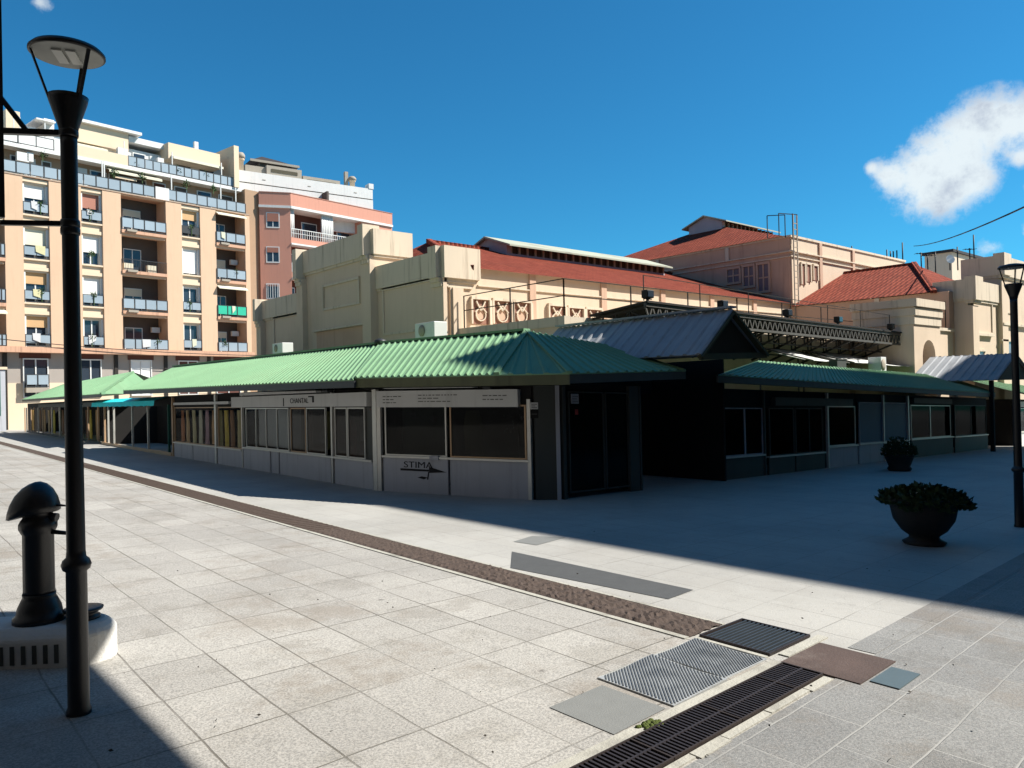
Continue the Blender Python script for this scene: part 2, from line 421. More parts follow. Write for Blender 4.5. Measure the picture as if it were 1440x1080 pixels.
mb.wbox(-6, 4.46, 2.555, 2.63, -.05, .009, True); mb.wbox(4.60, 5.2, 2.585, 2.66, -.05, .009, True)
mb.wbox(4.46, 4.50, 2.68, 3.24, -.05, .009, True)
y = 2.07
xs = -6
while xs < 4.3:
    w = random.uniform(.25, .6); mb.wbox(xs, min(xs+w-.01, 4.42), 2.235-.04*random.random(), 2.267, -.05, .008+random.uniform(-.001, .002), True); xs += w
tag(mb.shear().build('kerb_strip', M['kerb']), kind='structure')

# bottom drain channel grating
def grate_long():
    t = thing('drain_grate', 'long narrow iron drain grating with two rows of slots, cut by the bottom edge', 'drain grate', (2, 2.29, gz(2, 2.29)))
    y0, y1 = 2.275, 2.545; xa, xb = -1.5, 4.44
    mb = MB(); mb.face([Vector((x, y, gz(x, y)+.0045)) for x, y in ((xa, y0), (xb, y0), (xb, y1), (xa, y1))]); mb.shear().build('drain_pit', M['pit'], t)
    mb = MB(); ym = (y0+y1)/2
    for a, b in ((y0, y0+.009), (y1-.009, y1)): mb.wbox(xa, xb, a, b, .005, .022, True)
    x = xa
    while x < xb: mb.wbox(x, x+.012, y0, y1, .005, .021, True); x += .62
    mb.wbox(xb-.012, xb, y0, y1, .005, .021, True)
    mb.shear().build('frame', M['iron_brown'], t)
    mb = MB()
    mb.wbox(xa, xb-.013, ym-.006, ym+.006, .007, .020, True)
    x = xa+.03
    while x < xb-.02:
        if x > 1.2 or True:
            mb.wbox(x, x+.013, y0+.0095, ym-.0065, .006, .0185, True); mb.wbox(x, x+.013, ym+.0065, y1-.0095, .006, .0185, True)
        x += .031
    mb.shear().build('bars', M['iron'], t)
grate_long()
def grate_sq():
    t = thing('drain_grate', 'square dark iron grating with parallel bars at the end of the brown strip', 'drain grate', (4.8, 2.95, gz(4.8, 2.95)))
    x0, x1, y0, y1 = 4.52, 5.12, 2.68, 3.235
    mb = MB(); mb.face([Vector((x, y, gz(x, y)+.0045)) for x, y in ((x0, y0), (x1, y0), (x1, y1), (x0, y1))]); mb.shear().build('drain_pit', M['pit'], t)
    mb = MB()
    mb.wbox(x0, x1, y0, y0+.015, .005, .022, True); mb.wbox(x0, x1, y1-.015, y1, .005, .022, True)
    mb.wbox(x0, x0+.015, y0+.016, y1-.016, .005, .022, True); mb.wbox(x1-.015, x1, y0+.016, y1-.016, .005, .022, True)
    mb.shear().build('frame', M['iron'], t)
    mb = MB(); y = y0+.032
    while y < y1-.02: mb.wbox(x0+.016, x1-.016, y, y+.013, .006, .019, True); y += .036
    mb.shear().build('bars', mat('blue grey bar iron', (.10, .12, .14), .45, .2, 9, .5), t)
grate_sq()
def plate(x0, x1, y0, y1, label, tilt):
    t = thing('drain_cover', label, 'drain cover', ((x0+x1)/2, (y0+y1)/2, gz(x0, y0)), group='ribbed metal drain covers')
    def zz(x, y):
        return gz(x, y)+.010+tilt*((x-x0)/(x1-x0))*.02+.006*math.sin((x-x0)*9)*math.sin((y-y0)*8)
    mb = MB(); N = 6
    for i in range(N):
        for j in range(N):
            xa, xb = x0+(x1-x0)*i/N, x0+(x1-x0)*(i+1)/N; ya, yb = y0+(y1-y0)*j/N, y0+(y1-y0)*(j+1)/N
            mb.face([Vector((x, y, zz(x, y))) for x, y in ((xa, ya), (xb, ya), (xb, yb), (xa, yb))])
    pr = [(x0, y0), (x1, y0), (x1, y1), (x0, y1)]
    for i in range(4):
        a, b = pr[i], pr[(i+1) % 4]
        mb.face([Vector((*a, gz(*a)-.01)), Vector((*b, gz(*b)-.01)), Vector((*b, zz(*b))), Vector((*a, zz(*a)))])
    mb.shear().build('plate', M['zinc'], t)
    mb = MB(); c = x0-y1
    dx = .027
    k = (x0-y1)+.02; random.seed(3)
    while k < (x1-y0):
        # line x-y=k clipped
        ya = max(y0+.01, x0+.01-k); yb = min(y1-.01, x1-.01-k)
        if yb-ya > .03:
            n = 4
            for i in range(n):
                p = ya+(yb-ya)*i/n; q = ya+(yb-ya)*(i+1)/n
                P = Vector((p+k, p, zz(p+k, p)+.002)); Q = Vector((q+k, q, zz(q+k, q)+.002)); mb.bar(P, Q, .008, .005)
        k += dx
    mb.shear().build('ribs', M['ribz'], t)
plate(3.93, 4.45, 2.66, 3.22, 'ribbed galvanised drain cover beside the square dark grating', 0)
plate(3.36, 3.92, 2.64, 3.21, 'ribbed galvanised drain cover farther from the square dark grating, next to the grey slab', .4)
mb = MB(); mb.wbox(4.46, 5.03, 2.06, 2.57, -.02, .011, True)
o = mb.shear().build('inspection_cover', M['rust']); tag(o, 'flat rusty brown steel cover at the end of the slotted drain', 'drain cover')
mb = MB(); mb.wbox(4.55, 4.90, 1.87, 2.04, -.02, .012, True)
o = mb.shear().build('inspection_cover', M['bluecover']); tag(o, 'small blue grey metal cover beside the rusty brown plate', 'drain cover')
mb = MB()
for i in range(40):
    x = random.uniform(2.98, 3.12); y = random.uniform(2.47, 2.54); mb.lathe((x, y, gz(x, y)+.005), [(.016, 0), (.012, .012), (0.0, .018)], 6)
tag(mb.build('moss', M['moss']), 'small green clump of moss on the edge of the slotted drain', 'moss', kind='stuff')
# litter: dry leaves
mb = MB()
for i in range(60):
    px = random.uniform(150, 1400); py = random.uniform(745, 1078); x, y = G(px, py)
    a = random.uniform(0, 6.28); r = random.uniform(.005, .015); z = gz(x, y)+.012
    mb.face([(x+r*math.cos(a), y+r*math.sin(a), z), (x-r*.4*math.sin(a), y+r*.4*math.cos(a), z+.006), (x-r*math.cos(a), y-r*math.sin(a), z+.002), (x+r*.4*math.sin(a), y-r*.4*math.cos(a), z-.003)])
tag(mb.build('dry_leaves', M['darkwood']), 'scattered dry leaf scraps on the paving', 'litter', kind='stuff')

# ------------------------------------------------------------------ street lamps
def ring_disc(mb, c, r, z0, z1):
    mb.lathe(c, [(r*.97, z0), (r, z0+.004), (r*1.0, z0+.016), (r*.90, z1-.022), (r*.4, z1), (0, z1+.003)], 40)
def street_lamp(x, y, label, H=3.50, rp=.047, rot=0.0):
    z = gz(x, y); t = thing('street_lamp', label, 'street lamp', (x, y, z), group='black post top street lamps')
    c = Vector((x, y, z))
    mb = MB(); mb.lathe(c, [(rp*1.5, 0), (rp*1.5, .02), (rp*1.3, .04), (rp*1.25, .75), (rp*1.6, .76), (rp*1.8, .785), (rp*1.6, .81), (rp*1.2, .825), (rp*1.12, .86), (rp, 2.0), (rp, H-.52), (rp*1.02, H-.475)], 20)
    mb.build('pole', M['blackpaint'], t)
    mb = MB(); mb.lathe(c, [(rp*1.02, H-.475), (rp*1.2, H-.43), (rp*2.3, H-.29), (rp*2.42, H-.265), (rp*2.0, H-.26), (0, H-.259)], 20); mb.build('cup', M['blackpaint'], t)
    for k in range(3):
        a = rot+k*2*math.pi/3; d = Vector((math.cos(a), math.sin(a), 0))
        mb = MB(); mb.bar(c+d*(rp*2.0)+UP*(H-.31), c+d*.172+UP*(H-.03), .017, .010, up=d); mb.build('arm', M['blackpaint'], t)
    mb = MB(); ring_disc(mb, c, .182, H-.045, H+.012); hd_ = mb.build('head', M['blackpaint'], t)
    mb = MB(); mb.lathe(c, [(.172, H-.046), (0, H-.046)], 30); mb.build('reflector', M['lampwhite'], t)
    for k in (-1, 1):
        mb = MB(); Fq = Fr(x, y, rot+.2); mb.box(Fq, -.085, .085, k*.032-.024, k*.032+.024, z+H-.056, z+H-.047); mb.build('lens', M['led'], t)
    return t
LX, LY = G(111, 1003)
street_lamp(LX, LY, 'tall black street lamp in the left foreground beside the drinking fountain', 3.53, .0405, .95)
RX, RY = G(1434, 741)
street_lamp(RX, RY, 'black street lamp at the right edge near the round planter', 3.60, .046, 2.2)
# sign frame hanging off the left lamp
lampC = Vector((LX, LY, gz(LX, LY)))
def on_depth(px, py, Zd): return CAM+ray(px, py)*Zd
Zl = (lampC-CAM).dot(F3)
t = thing('sign_bracket', 'empty black steel sign frame fixed to the left lamp post, cut by the left edge', 'sign frame', on_depth(2, 305, Zl))
mb = MB(); A0 = on_depth(1, 306, Zl*.99)
mb.bar(A0, A0+UP*2.0, .034, .034); mb.build('upright', M['blackpaint'], t)
mb = MB(); zt = on_depth(80, 186, Zl).z; zb = on_depth(80, 314, Zl).z
mb.bar((A0.x, A0.y, zt+.0), (LX, LY, zt), .03); mb.build('arm', M['blackpaint'], t)
mb = MB(); mb.bar((A0.x, A0.y, zb), (LX, LY, zb), .026); mb.build('arm', M['blackpaint'], t)
mb = MB(); mb.bar((A0.x, A0.y, zt+.19), (A0.x*.62+LX*.38, A0.y*.62+LY*.38, zt+.012), .024); mb.build('brace', M['blackpaint'], t)
for z in (zt, zb, (zt+zb)/2-.28):
    mb = MB(); mb.lathe((LX, LY, z-.02), [(.045, 0), (.048, .01), (.048, .03), (.045, .04)], 16); mb.build('clamp', M['blackpaint'], t)

# ------------------------------------------------------------------ drinking fountain
bx, by = G(50, 925); bz = gz(bx, by)
bdir = math.atan2(RH.y, RH.x)+.10
FB = Fr(bx, by, bdir)
t = thing('drinking_fountain', 'black cast iron drinking fountain with domed top on its white concrete trough', 'drinking fountain', (bx, by, bz))
mb = MB()
def stadium(L0, L1, r, z0, z1, n=14, shrink=0):
    pts = []
    for i in range(n+1):
        a = -math.pi/2+math.pi*i/n; pts.append((L1+(r-shrink)*math.cos(a), (r-shrink)*math.sin(a)))
    for i in range(n+1):
        a = math.pi/2+math.pi*i/n; pts.append((L0+(r-shrink)*math.cos(a), (r-shrink)*math.sin(a)))
    return pts
TR = .22
st = [(0, -.02), (0, .165), (.004, .18), (.02, .20), (.05, .225), (.07, .235)]
rings = []
for sh, z in st:
    rings.append([FB.P(a, d, bz+z) for a, d in stadium(-.75, .27, TR, 0, 0, 14, sh)])
N = len(rings[0])
for k in range(len(rings)-1):
    for i in range(N):
        j = (i+1) % N; mb.face([rings[k][i], rings[k+1][i], rings[k+1][j], rings[k][j]], True)
mb.face(rings[-1][::-1])
basin = mb.build('trough', M['concrete'], t)
mb = MB()
for i in range(9): mb.box(FB, -.30+.065*i, -.275+.065*i, TR-.012, TR+.006, bz+.03, bz+.145)
mb.build('grooves', M['dpanel'], t)
fx, fy = FB.xy(0.02, -.02); fz = bz+.235
c = Vector((fx, fy, fz))
mb = MB()
mb.lathe(c, [(.155, 0), (.155, .03), (.135, .045), (.128, .09), (.105, .14), (.095, .16), (.098, .18)], 16)
mb.build('foot', M['blackpaint'], t)
mb = MB()
mb.lathe(c, [(.095, .18), (.092, .20), (.091, .56), (.10, .575), (.112, .60), (.112, .63), (.10, .655), (.088, .67), (.086, .70), (.098, .72)], 24, flute=-.05)
mb.build('column', M['blackpaint'], t)
Mx = Matrix.Rotation(math.radians(9), 3, Vector((-RH.y, RH.x, 0))) 
mb = MB()
prof = [(.088, .70), (.13, .705), (.142, .715), (.138, .75), (.125, .80), (.10, .85), (.065, .885), (.03, .90), (0, .904)]
base = len(mb.v); n = 24
mb.lathe(c+RH*(-.012), [(r, z) for r, z in prof], 24)
# stretch into the long visor at the back
for i, v in enumerate(mb.v):
    p = v-c; a = p.dot(RH)
    if a < 0: v += RH*(a*.22)-UP*(-a*.38)
mb.build('hood', M['blackpaint'], t)
mb = MB()
mb.tube(c+RH*.07+UP*.575, c+RH*.20+UP*.56, .016, .012, 10); mb.tube(c+RH*.20+UP*.56, c+RH*.225+UP*.535, .012, .012, 10)
mb.build('spout', M['blackpaint'], t)
mb = MB(); mb.tube(c+RH*.08+UP*.75, c+RH*.18+UP*.74, .012, .006, 10); mb.tube(c+RH*.07+UP*.675, c+RH*.125+UP*.665, .025, .028, 12); mb.build('push_tap', M['blackpaint'], t)
mb = MB(); gx, gy = FB.xy(.29, -.02)
mb.lathe((gx, gy, bz+.233), [(.10, 0), (.10, .02), (.085, .025), (.09, .05), (.115, .055), (.12, .07), (.10, .075), (0, .072)], 18); mb.build('drain_bowl', M['blackpaint'], t)

# ------------------------------------------------------------------ planters
def leaves(mb, c, R, n, zs=.5, sz=.05):
    for i in range(n):
        a = random.uniform(0, 6.283); r = R*math.sqrt(random.random()); z = random.random()*zs*(1.05-(r/R)**2*.7)
        p = Vector((c[0]+r*math.cos(a), c[1]+r*math.sin(a), c[2]+z)); s = sz*random.uniform(.6, 1.3)
        d = Vector((random.uniform(-1, 1), random.uniform(-1, 1), random.uniform(-.2, 1))).normalized(); e = d.cross(Vector((random.random(), random.random(), .3))).normalized()
        mb.face([p, p+d*s*.5+e*s*.3, p+d*s, p+d*s*.5-e*s*.3])
def planter(x, y, s, label, bush, full=True):
    z = gz(x, y); t = thing('planter', label, 'planter', (x, y, z), group='round dark planters')
    mb = MB(); mb.lathe((x, y, z), [(.22*s, 0), (.24*s, .03*s), (.17*s, .07*s), (.16*s, .10*s), (.25*s, .17*s), (.335*s, .30*s), (.365*s, .44*s), (.365*s, .50*s), (.41*s, .52*s), (.42*s, .56*s), (.37*s, .57*s), (.33*s, .50*s)], 32, flute=0)
    mb.build('pot', M['pot'], t)
    mb = MB(); mb.lathe((x, y, z), [(.345*s, .52*s), (0, .54*s)], 24); mb.build('soil', M['soil'], t)
    mb = MB(); leaves(mb, (x, y, z+.50*s), .47*s, bush, .19*s, .07)
    for i in range(14):
        a = random.uniform(0, 6.28); leaves(mb, (x+.42*s*math.cos(a), y+.42*s*math.sin(a), z+.44*s), .10*s, bush//24, .10*s, .06)
    mb.build('plants', M['leaf'], t)
    if full:
        mb = MB()
        for i in range(26):
            a = random.uniform(0, 6.28); r = random.uniform(0, .36)*s
            mb.lathe((x+r*math.cos(a), y+r*math.sin(a), z+.66*s+random.uniform(-.05, .03)), [(0, -.008), (.009, 0), (0, .008)], 6)
        tag(mb.build('flowers', M['flower'], t), kind='stuff')
px_, py_ = G(1300, 765)
planter(px_, py_, 1.0, 'large round dark planter with low trailing plants and pale flowers', 1700)
px_, py_ = G(1265, 662)
z_ = gz(px_, py_)
t = thing('planter', 'small dark planter with a rounded bush standing near the shaded stalls', 'planter', (px_, py_, z_), group='round dark planters')
mb = MB(); mb.lathe((px_, py_, z_), [(.26, 0), (.30, .06), (.26, .12), (.36, .38), (.40, .42), (.34, .43), (0, .42)], 24); mb.build('pot', M['pot'], t)
mb = MB(); leaves(mb, (px_, py_, z_+.40), .42, 1300, .48, .07); mb.build('bush', M['leaf'], t)

# ------------------------------------------------------------------ market hall
FW = Fr(16, 0, -math.pi/2)          # west facade, s grows towards the viewer (s = -y)
FN = Fr(0, 21.9, 0.0)               # nave wall
def yW(px, py=450): return -FW.S(px, py)
hall = thing('market_hall', 'long cream market hall with red tiled roofs and stepped gable walls', 'market hall', (26, 28, gz(26, 28)))
zR = FW.Z(629, 350); zC = FW.Z(531, 322); zC2 = FW.Z(423, 360); zL = FW.Z(367, 425)
yb = [21.9, yW(532), yW(427), yW(366)]
ZB = -3.0
# --- gable wall: three stepped sections
def capped(mb, F, s0, s1, d0, d1, z0, z1): mb.box(F, s0, s1, d0, d1, z0, z1)
zcap = 1.25
mb = MB()
mb.box(FW, -21.9, -yb[1], -1.4, 0, ZB, zR-.9)
mb.box(FW, -yb[1]-.002, -yb[2]+.002, -1.6, .10, ZB, zC-1.0)
mb.box(FW, -yb[2], -yb[3], -1.4, 0, ZB, zL-.9)
mb.build('gable_wall', M['hall'], hall)
mb = MB()
for (ya, yb_, zt, dd, pr) in ((21.9, yb[1], zR, .9, .10), (yb[1], yb[2], zC, 1.0, .22), (yb[2], yb[3], zL, .9, .10)):
    mb.box(FW, -ya+(.12 if zt == zR else .12), -yb_-(.12 if zt != zR else 0), -1.62 if zt == zC else -1.5, pr, zt-dd, zt)
    mb.box(FW, -ya+.07, -yb_-.05, -1.5, pr-.05, zt-dd-.10, zt-dd-.001)
mb.build('parapet', M['halltrim'], hall)
# pilasters and caps standing proud
def pil(y0, y1, d, zt, zc, name='pilaster'):
    mb = MB(); mb.box(FW, -y0, -y1, 0, d, ZB, zc); mb.build(name, M['hall'], hall)
    mb = MB(); mb.box(FW, -y0+.12, -y1-.12, -.2, d+.22, zc+.001, zt); mb.box(FW, -y0+.07, -y1-.07, -.1, d+.12, zc-.14, zc); mb.box(FW, -y0+.035, -y1-.035, -.1, d+.06, zc-.30, zc-.141)
    mb.build('pilaster_cap', M['halltrim'], hall)
pil(yb[1]+.65, yb[1], .34, zC+.18, zC-1.05)
pil(yb[2], yb[2]-.6, .34, zC+.10, zC-1.25)
pil(yb[3]-.1, yb[3]-.62, .26, zL+.10, zL-1.0)
pil(22.5, 21.78, .16, zR+.12, zR-1.0)
# recessed-looking panel frames (raised mouldings)
def frame(F, s0, s1, z0, z1, w, d, mname, d0=0, nm='panel_moulding'):
    mb = MB(); mb.box(F, s0, s1, d0, d0+d, z1-w, z1); mb.box(F, s0, s1, d0, d0+d*.8, z0, z0+w); mb.box(F, s0, s0+w, d0, d0+d*.9, z0+w, z1-w); mb.box(F, s1-w, s1, d0, d0+d*.9, z0+w, z1-w)
    return mb.build(nm, M[mname], hall)
frame(FW, FW.S(458, 430), FW.S(510, 420), FW.Z(460, 437), FW.Z(460, 401), .10, .07, 'halltrim', .10)
frame(FW, FW.S(539, 430), FW.S(622, 430), FW.Z(541, 472), FW.Z(541, 404), .09, .05, 'halltrim')
frame(FW, FW.S(385, 430), FW.S(424, 430), FW.Z(385, 497), FW.Z(385, 446), .09, .05, 'halltrim')
mb = MB(); mb.box(FW, FW.S(446, 465), FW.S(520, 465), .10, .24, FW.Z(446, 465)-.08, FW.Z(446, 465)); mb.build('string_course', M['halltrim'], hall)
mb = MB(); mb.box(FW, FW.S(449, 480), FW.S(517, 480), .095, .125, FW.Z(446, 497), FW.Z(446, 468)); mb.build('pink_panel', M['hallpink'], hall)
# side return of the near pilaster on the nave wall (the big lit cap)
mb = MB(); mb.box(FN, 15.84, 17.45, 0, .22, zR-1.0, zR+.121); mb.box(FN, 15.9, 17.30, 0, .12, zR-1.14, zR-1.001); mb.box(FN, 15.94, 17.18, 0, .07, zR-1.32, zR-1.141)
mb.build('pilaster_cap', M['halltrim'], hall)
mb = MB(); mb.box(FN, 16.16, 16.75, .01, .10, ZB, zR-1.33); mb.box(FN, 16.24, 16.6, .101, .16, ZB, zR-1.33); mb.build('pilaster', M['hall'], hall)
# --- nave
zN = FN.Z(700, 380); xT = 39.5
mb = MB(); mb.box(FN, 17.39, xT+.2, -.5, 0, ZB, zN); mb.build('nave_wall', M['hall'], hall)
mb = MB(); mb.box(FN, 17.39, xT, -16.1, -15.6, ZB, zN); mb.build('nave_wall', M['hall'], hall)
mb = MB()
for px in (748, 848, 931, 1000, 1060):
    s = FN.S(px, 410); mb = MB(); mb.box(FN, s-.16, s+.16, 0, .07, ZB, zN-.02); mb.build('downpipe_pilaster', M['hallpink'], hall)
mb = MB(); zz = zN-.62; mb.box(FN, 17.46, xT, 0, .06, zz-.05, zz); mb.build('string_course', M['halltrim'], hall)
# triple windows with geometric grilles
def grille(px0, px1, pt, pb):
    s0, s1 = FN.S(px0, pt), FN.S(px1, pt); z1 = FN.Z((px0+px1)/2, pt); z0 = FN.Z((px0+px1)/2, pb)
    mb = MB(); mb.box(FN, s0-.08, s1+.10, .0, .03, z0, z1+.06); w = mb.build('window', M['brick_grille'], hall)
    mb = MB(); mb.box(FN, s0-.14, s1+.16, 0, .12, z1+.061, z1+.16); mb.box(FN, s1+.10, s1+.22, .0, .12, z0, z1+.06); mb.box(FN, s0-.16, s0-.08, .0, .12, z0, z1+.06); mb.build('frame', M['halltrim'], w)
    cx, cz = (s0+s1)/2, z0+(z1-z0)*.42; R = (s1-s0)*.38
    mb = MB()
    pts = [FN.P(cx+R*math.cos(a), .07, cz+R*math.sin(a)) for a in [i*2*math.pi/16 for i in range(17)]]
    for i in range(16): mb.bar(pts[i], pts[i+1], .045, .04)
    for sx in (-1, 1): mb.bar(FN.P(cx, .075, cz+R*1.35), FN.P(cx+sx*R*1.15, .075, cz+R*.35), .055, .04); mb.bar(FN.P(cx+sx*R*.9, .075, z1), FN.P(cx, .075, cz+R*.6), .06, .05)
    mb.build('grille', M['halltrim'], w)
    mb = MB(); mb.lathe((0, 0, 0), [(0, 0), (R*.8, 0)], 18, M=None)
    rot = Matrix(((1, 0, 0), (0, 0, -1), (0, 1, 0)))
    o = FN.P(cx, .04, cz); mb.v = [o+rot@(v) for v in mb.v]; mb.build('disc', M['hallpink'], w)
for a in ((665, 683, 424, 456), (695, 714, 426, 456), (723, 741, 428, 456), (773, 790, 433, 462), (800, 816, 436, 464), (825, 841, 438, 466), (870, 884, 441, 468), (894, 908, 444, 470)):
    grille(*a)
# nave roof
yr = 29.9; zr0 = W0.hit(603, 340, -yr)[1]; hipx = W0.hit(603, 340, -yr)[0]; zE = zN-.05
A = Vector((17.0, 21.7, zE)); Bq = Vector((xT+.3, 21.7, zE)); C = Vector((xT+.3, yr, zr0)); D = Vector((hipx, yr, zr0)); E = Vector((17.0, 38.1, zE)); Fq = Vector((xT+.3, 38.1, zE))
mb = MB(); mb.face([A, Bq, C, D]); mb.face([A, D, E]); mb.face([E, D, C, Fq]); mb.build('roof', M['tile'], hall)
mb = MB(); mb.bar(A, D+UP*.05, .26, .18); mb.bar(D, C, .26, .18); mb.build('ridge_tiles', M['tile'], hall)
# clerestory monitor on the ridge
def monitor(xa, xb, wid, h0, h1, zbase, slats=22, name='clerestory'):
    y0, y1 = yr-wid, yr+wid
    mb = MB(); mb.wbox(xa, xb, y0, y1, zbase, zbase+h0*.28); 
    mb.prism([(xa, y0-.0, zbase+h0*.281), (xa, y1, zbase+h0*.281), (xa, y1, zbase+h0), (xa, yr, zbase+h1), (xa, y0, zbase+h0)], (.25, 0, 0))
    cl = mb.build(name, M['purlin'], hall)
    mb = MB(); mb.wbox(xa+.3, xb-.05, y0+.12, y1-.12, zbase+h0*.29, zbase+h0*.99); mb.build('louvre', M['louvre'], cl)
    for i in range(slats+1):
        x = xa+.3+(xb-xa-.4)*i/slats; mb = MB(); mb.wbox(x-.05, x+.05, y0, y0+.1, zbase+h0*.285, zbase+h0*.99); mb.build('mullion', M['palegreen'], cl)
    mb = MB(); t = .08
    mb.prism([(xa-.2, y0-.45, zbase+h0-.12), (xa-.2, yr, zbase+h1), (xa-.2, y1+.45, zbase+h0-.12), (xa-.2, y1+.45, zbase+h0-.04), (xa-.2, yr, zbase+h1+.09), (xa-.2, y0-.45, zbase+h0-.04)], (xb-xa+.4, 0, 0))
    mb.build('roof', M['palegreen'], cl)
slope = (zr0-zE)/(yr-21.7); wid = 1.5
xa = W0.hit(713, 358, -(yr-wid))[0]; xb = W0.hit(935, 391, -(yr-wid))[0]; zb_ = zr0-slope*wid
monitor(xa, xb, wid, W0.hit(713, 343, -(yr-wid))[1]-zb_, W0.hit(692, 335, -yr)[1]-zb_, zb_-.05)
# --- crossing tower
FT = Fr(xT, 0, -math.pi/2); zT = FT.Z(1113, 333); 
yt = 21.80; xT2 = W0.hit(1245, 375, -yt)[0]+3
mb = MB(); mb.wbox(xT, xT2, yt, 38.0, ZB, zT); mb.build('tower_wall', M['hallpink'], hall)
mb = MB(); mb.wbox(xT+.05, xT2+.01, yt-.03, yt-.001, ZB, zT-.001); mb.build('tower_front', M['hall'], hall)
zs = FT.Z(1113, 352)
mb = MB(); mb.wbox(xT-.10, xT2+.1, yt-.15, 38.1, zs-.06, zs); mb.wbox(xT-.07, xT2+.1, yt-.11, 38.1, zs-.34, zs-.28); mb.wbox(xT-.06, xT2+.02, yt-.10, 38.1, zT-.001, zT+.12); mb.build('cornice', M['halltrim'], hall)
for px in (1023, 925):
    y = -FT.S(px, 360); mb = MB(); mb.wbox(xT-.08, xT, y-.13, y+.13, zs+.001, zT); mb.build('pilaster', M['halltrim'], hall)
for px in (1152, 1198):
    s = W0.hit(px, 360, -yt)[0]; mb = MB(); mb.wbox(s-.15, s+.15, yt-.12, yt-.031, ZB, zT-.002); mb.build('pilaster', M['hallpink'], hall)
for pa, pb, pt, pq in ((1024, 1040, 380, 398), (1047, 1060, 376, 403), (1067, 1081, 373, 410)):
    s0, s1 = FT.S(pa, pt), FT.S(pb, pt); z1 = FT.Z(pa, pt); z0 = FT.Z(pa, pq)
    mb = MB(); mb.box(FT, s0, s1, .01, .04, z0, z1); w = mb.build('window', mat('dim window glass', (.26, .21, .25), .3, .2, 3), hall)
    mb = MB(); mb.box(FT, s0-.12, s1+.12, .0, .12, z1+.001, z1+.13); mb.box(FT, s0-.14, s0-.01, 0, .11, z0, z1); mb.box(FT, s1+.01, s1+.14, 0, .11, z0, z1); mb.box(FT, s0-.14, s1+.14, 0, .12, z0-.13, z0-.001)
    mb.box(FT, (s0+s1)/2-.04, (s0+s1)/2+.04, .041, .08, z0, z1); mb.box(FT, s0, s1, .041, .07, (z0+z1)/2-.04, (z0+z1)/2+.04); mb.build('frame', M['hallpink'], w)
F2 = Fr(0, yt-.03, 0.0)
for pa, pb, pt, pq in ((1126, 1130, 371, 400), (1133, 1138, 372, 396), (1143, 1148, 374, 394)):
    s0, s1 = F2.S(pa, pt), F2.S(pb, pt); z1 = F2.Z(pa, pt); z0 = F2.Z(pa, pq)
    mb = MB(); mb.box(F2, s0, s1, .01, .03, z0, z1); w = mb.build('window', M['brick_grille'], hall)
    mb = MB(); mb.box(F2, s0-.1, s1+.1, 0, .10, z1+.001, z1+.1); mb.box(F2, s0-.1, s0-.005, 0, .09, z0, z1); mb.box(F2, s1+.005, s1+.1, 0, .09, z0, z1); mb.build('frame', M['halltrim'], w)
zap = W0.hit(1005, 317, -yr)[1]; xap = W0.hit(1005, 317, -yr)[0]; ze = zT+.10
x2 = xT2
mb = MB(); a0 = Vector((xT-.15, yt+.3, ze)); b0 = Vector((xT-.15, 38.2, ze)); c0 = Vector((xap, yr, zap)); c1 = Vector((x2-4, yr, zap)); d0 = Vector((x2, yt+.3, ze)); e0 = Vector((x2, 38.2, ze))
mb.face([b0, a0, c0]); mb.face([a0, d0, c1, c0]); mb.face([b0, c0, c1, e0]); mb.face([d0, e0, c1]); mb.build('tower_roof', M['tile'], hall)
slope2 = (zap-ze)/(yr-yt-.3)
monitor(xap-1.1, x2-5, 1.3, .55, 1.05, zap-.62, 12, 'tower_clerestory')
# ladder with cage on the tower corner
xl = W0.hit(1120, 400, -(yt-.25))[0]
lad = MB(); 
for dx in (-.2, .2): lad.bar((xl+dx, yt-.25, ZB+2), (xl+dx, yt-.25, zT+1.2), .05)
z = ZB+2.2
while z < zT+.9: lad.bar((xl-.2, yt-.25, z), (xl+.2, yt-.25, z), .035); z += .33
lad.build('ladder', M['greycap'], hall)
mb = MB()
for dx, dy in ((-.9, .2), (-.25, .2), (-.9, .9), (-.25, -.25), (.25, -.25)): mb.bar((xl+dx, yt+dy, zT), (xl+dx, yt+dy, zT+1.25), .04)
mb.bar((xl-.9, yt+.2, zT+1.25), (xl+.25, yt-.25, zT+1.25), .04); mb.bar((xl-.9, yt+.9, zT+1.25), (xl-.25, yt+.2, zT+1.25), .04); mb.build('ladder_rail', M['raildark'], hall)
# --- south arm
yA = 13.2; xA0, xA1 = xT, 55.5
FA = Fr(xA0, 0, -math.pi/2); FAs = Fr(0, yA, 0.0)
zA = FA.Z(1121, 431)
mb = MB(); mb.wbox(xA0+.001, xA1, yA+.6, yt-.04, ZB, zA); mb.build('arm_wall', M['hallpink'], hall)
zri = W0.hit(1187, 385, -yt)[1]; xri = W0.hit(1187, 385, -yt)[0]; xe = xri+(xri-xA0)
yhip = FAh = None
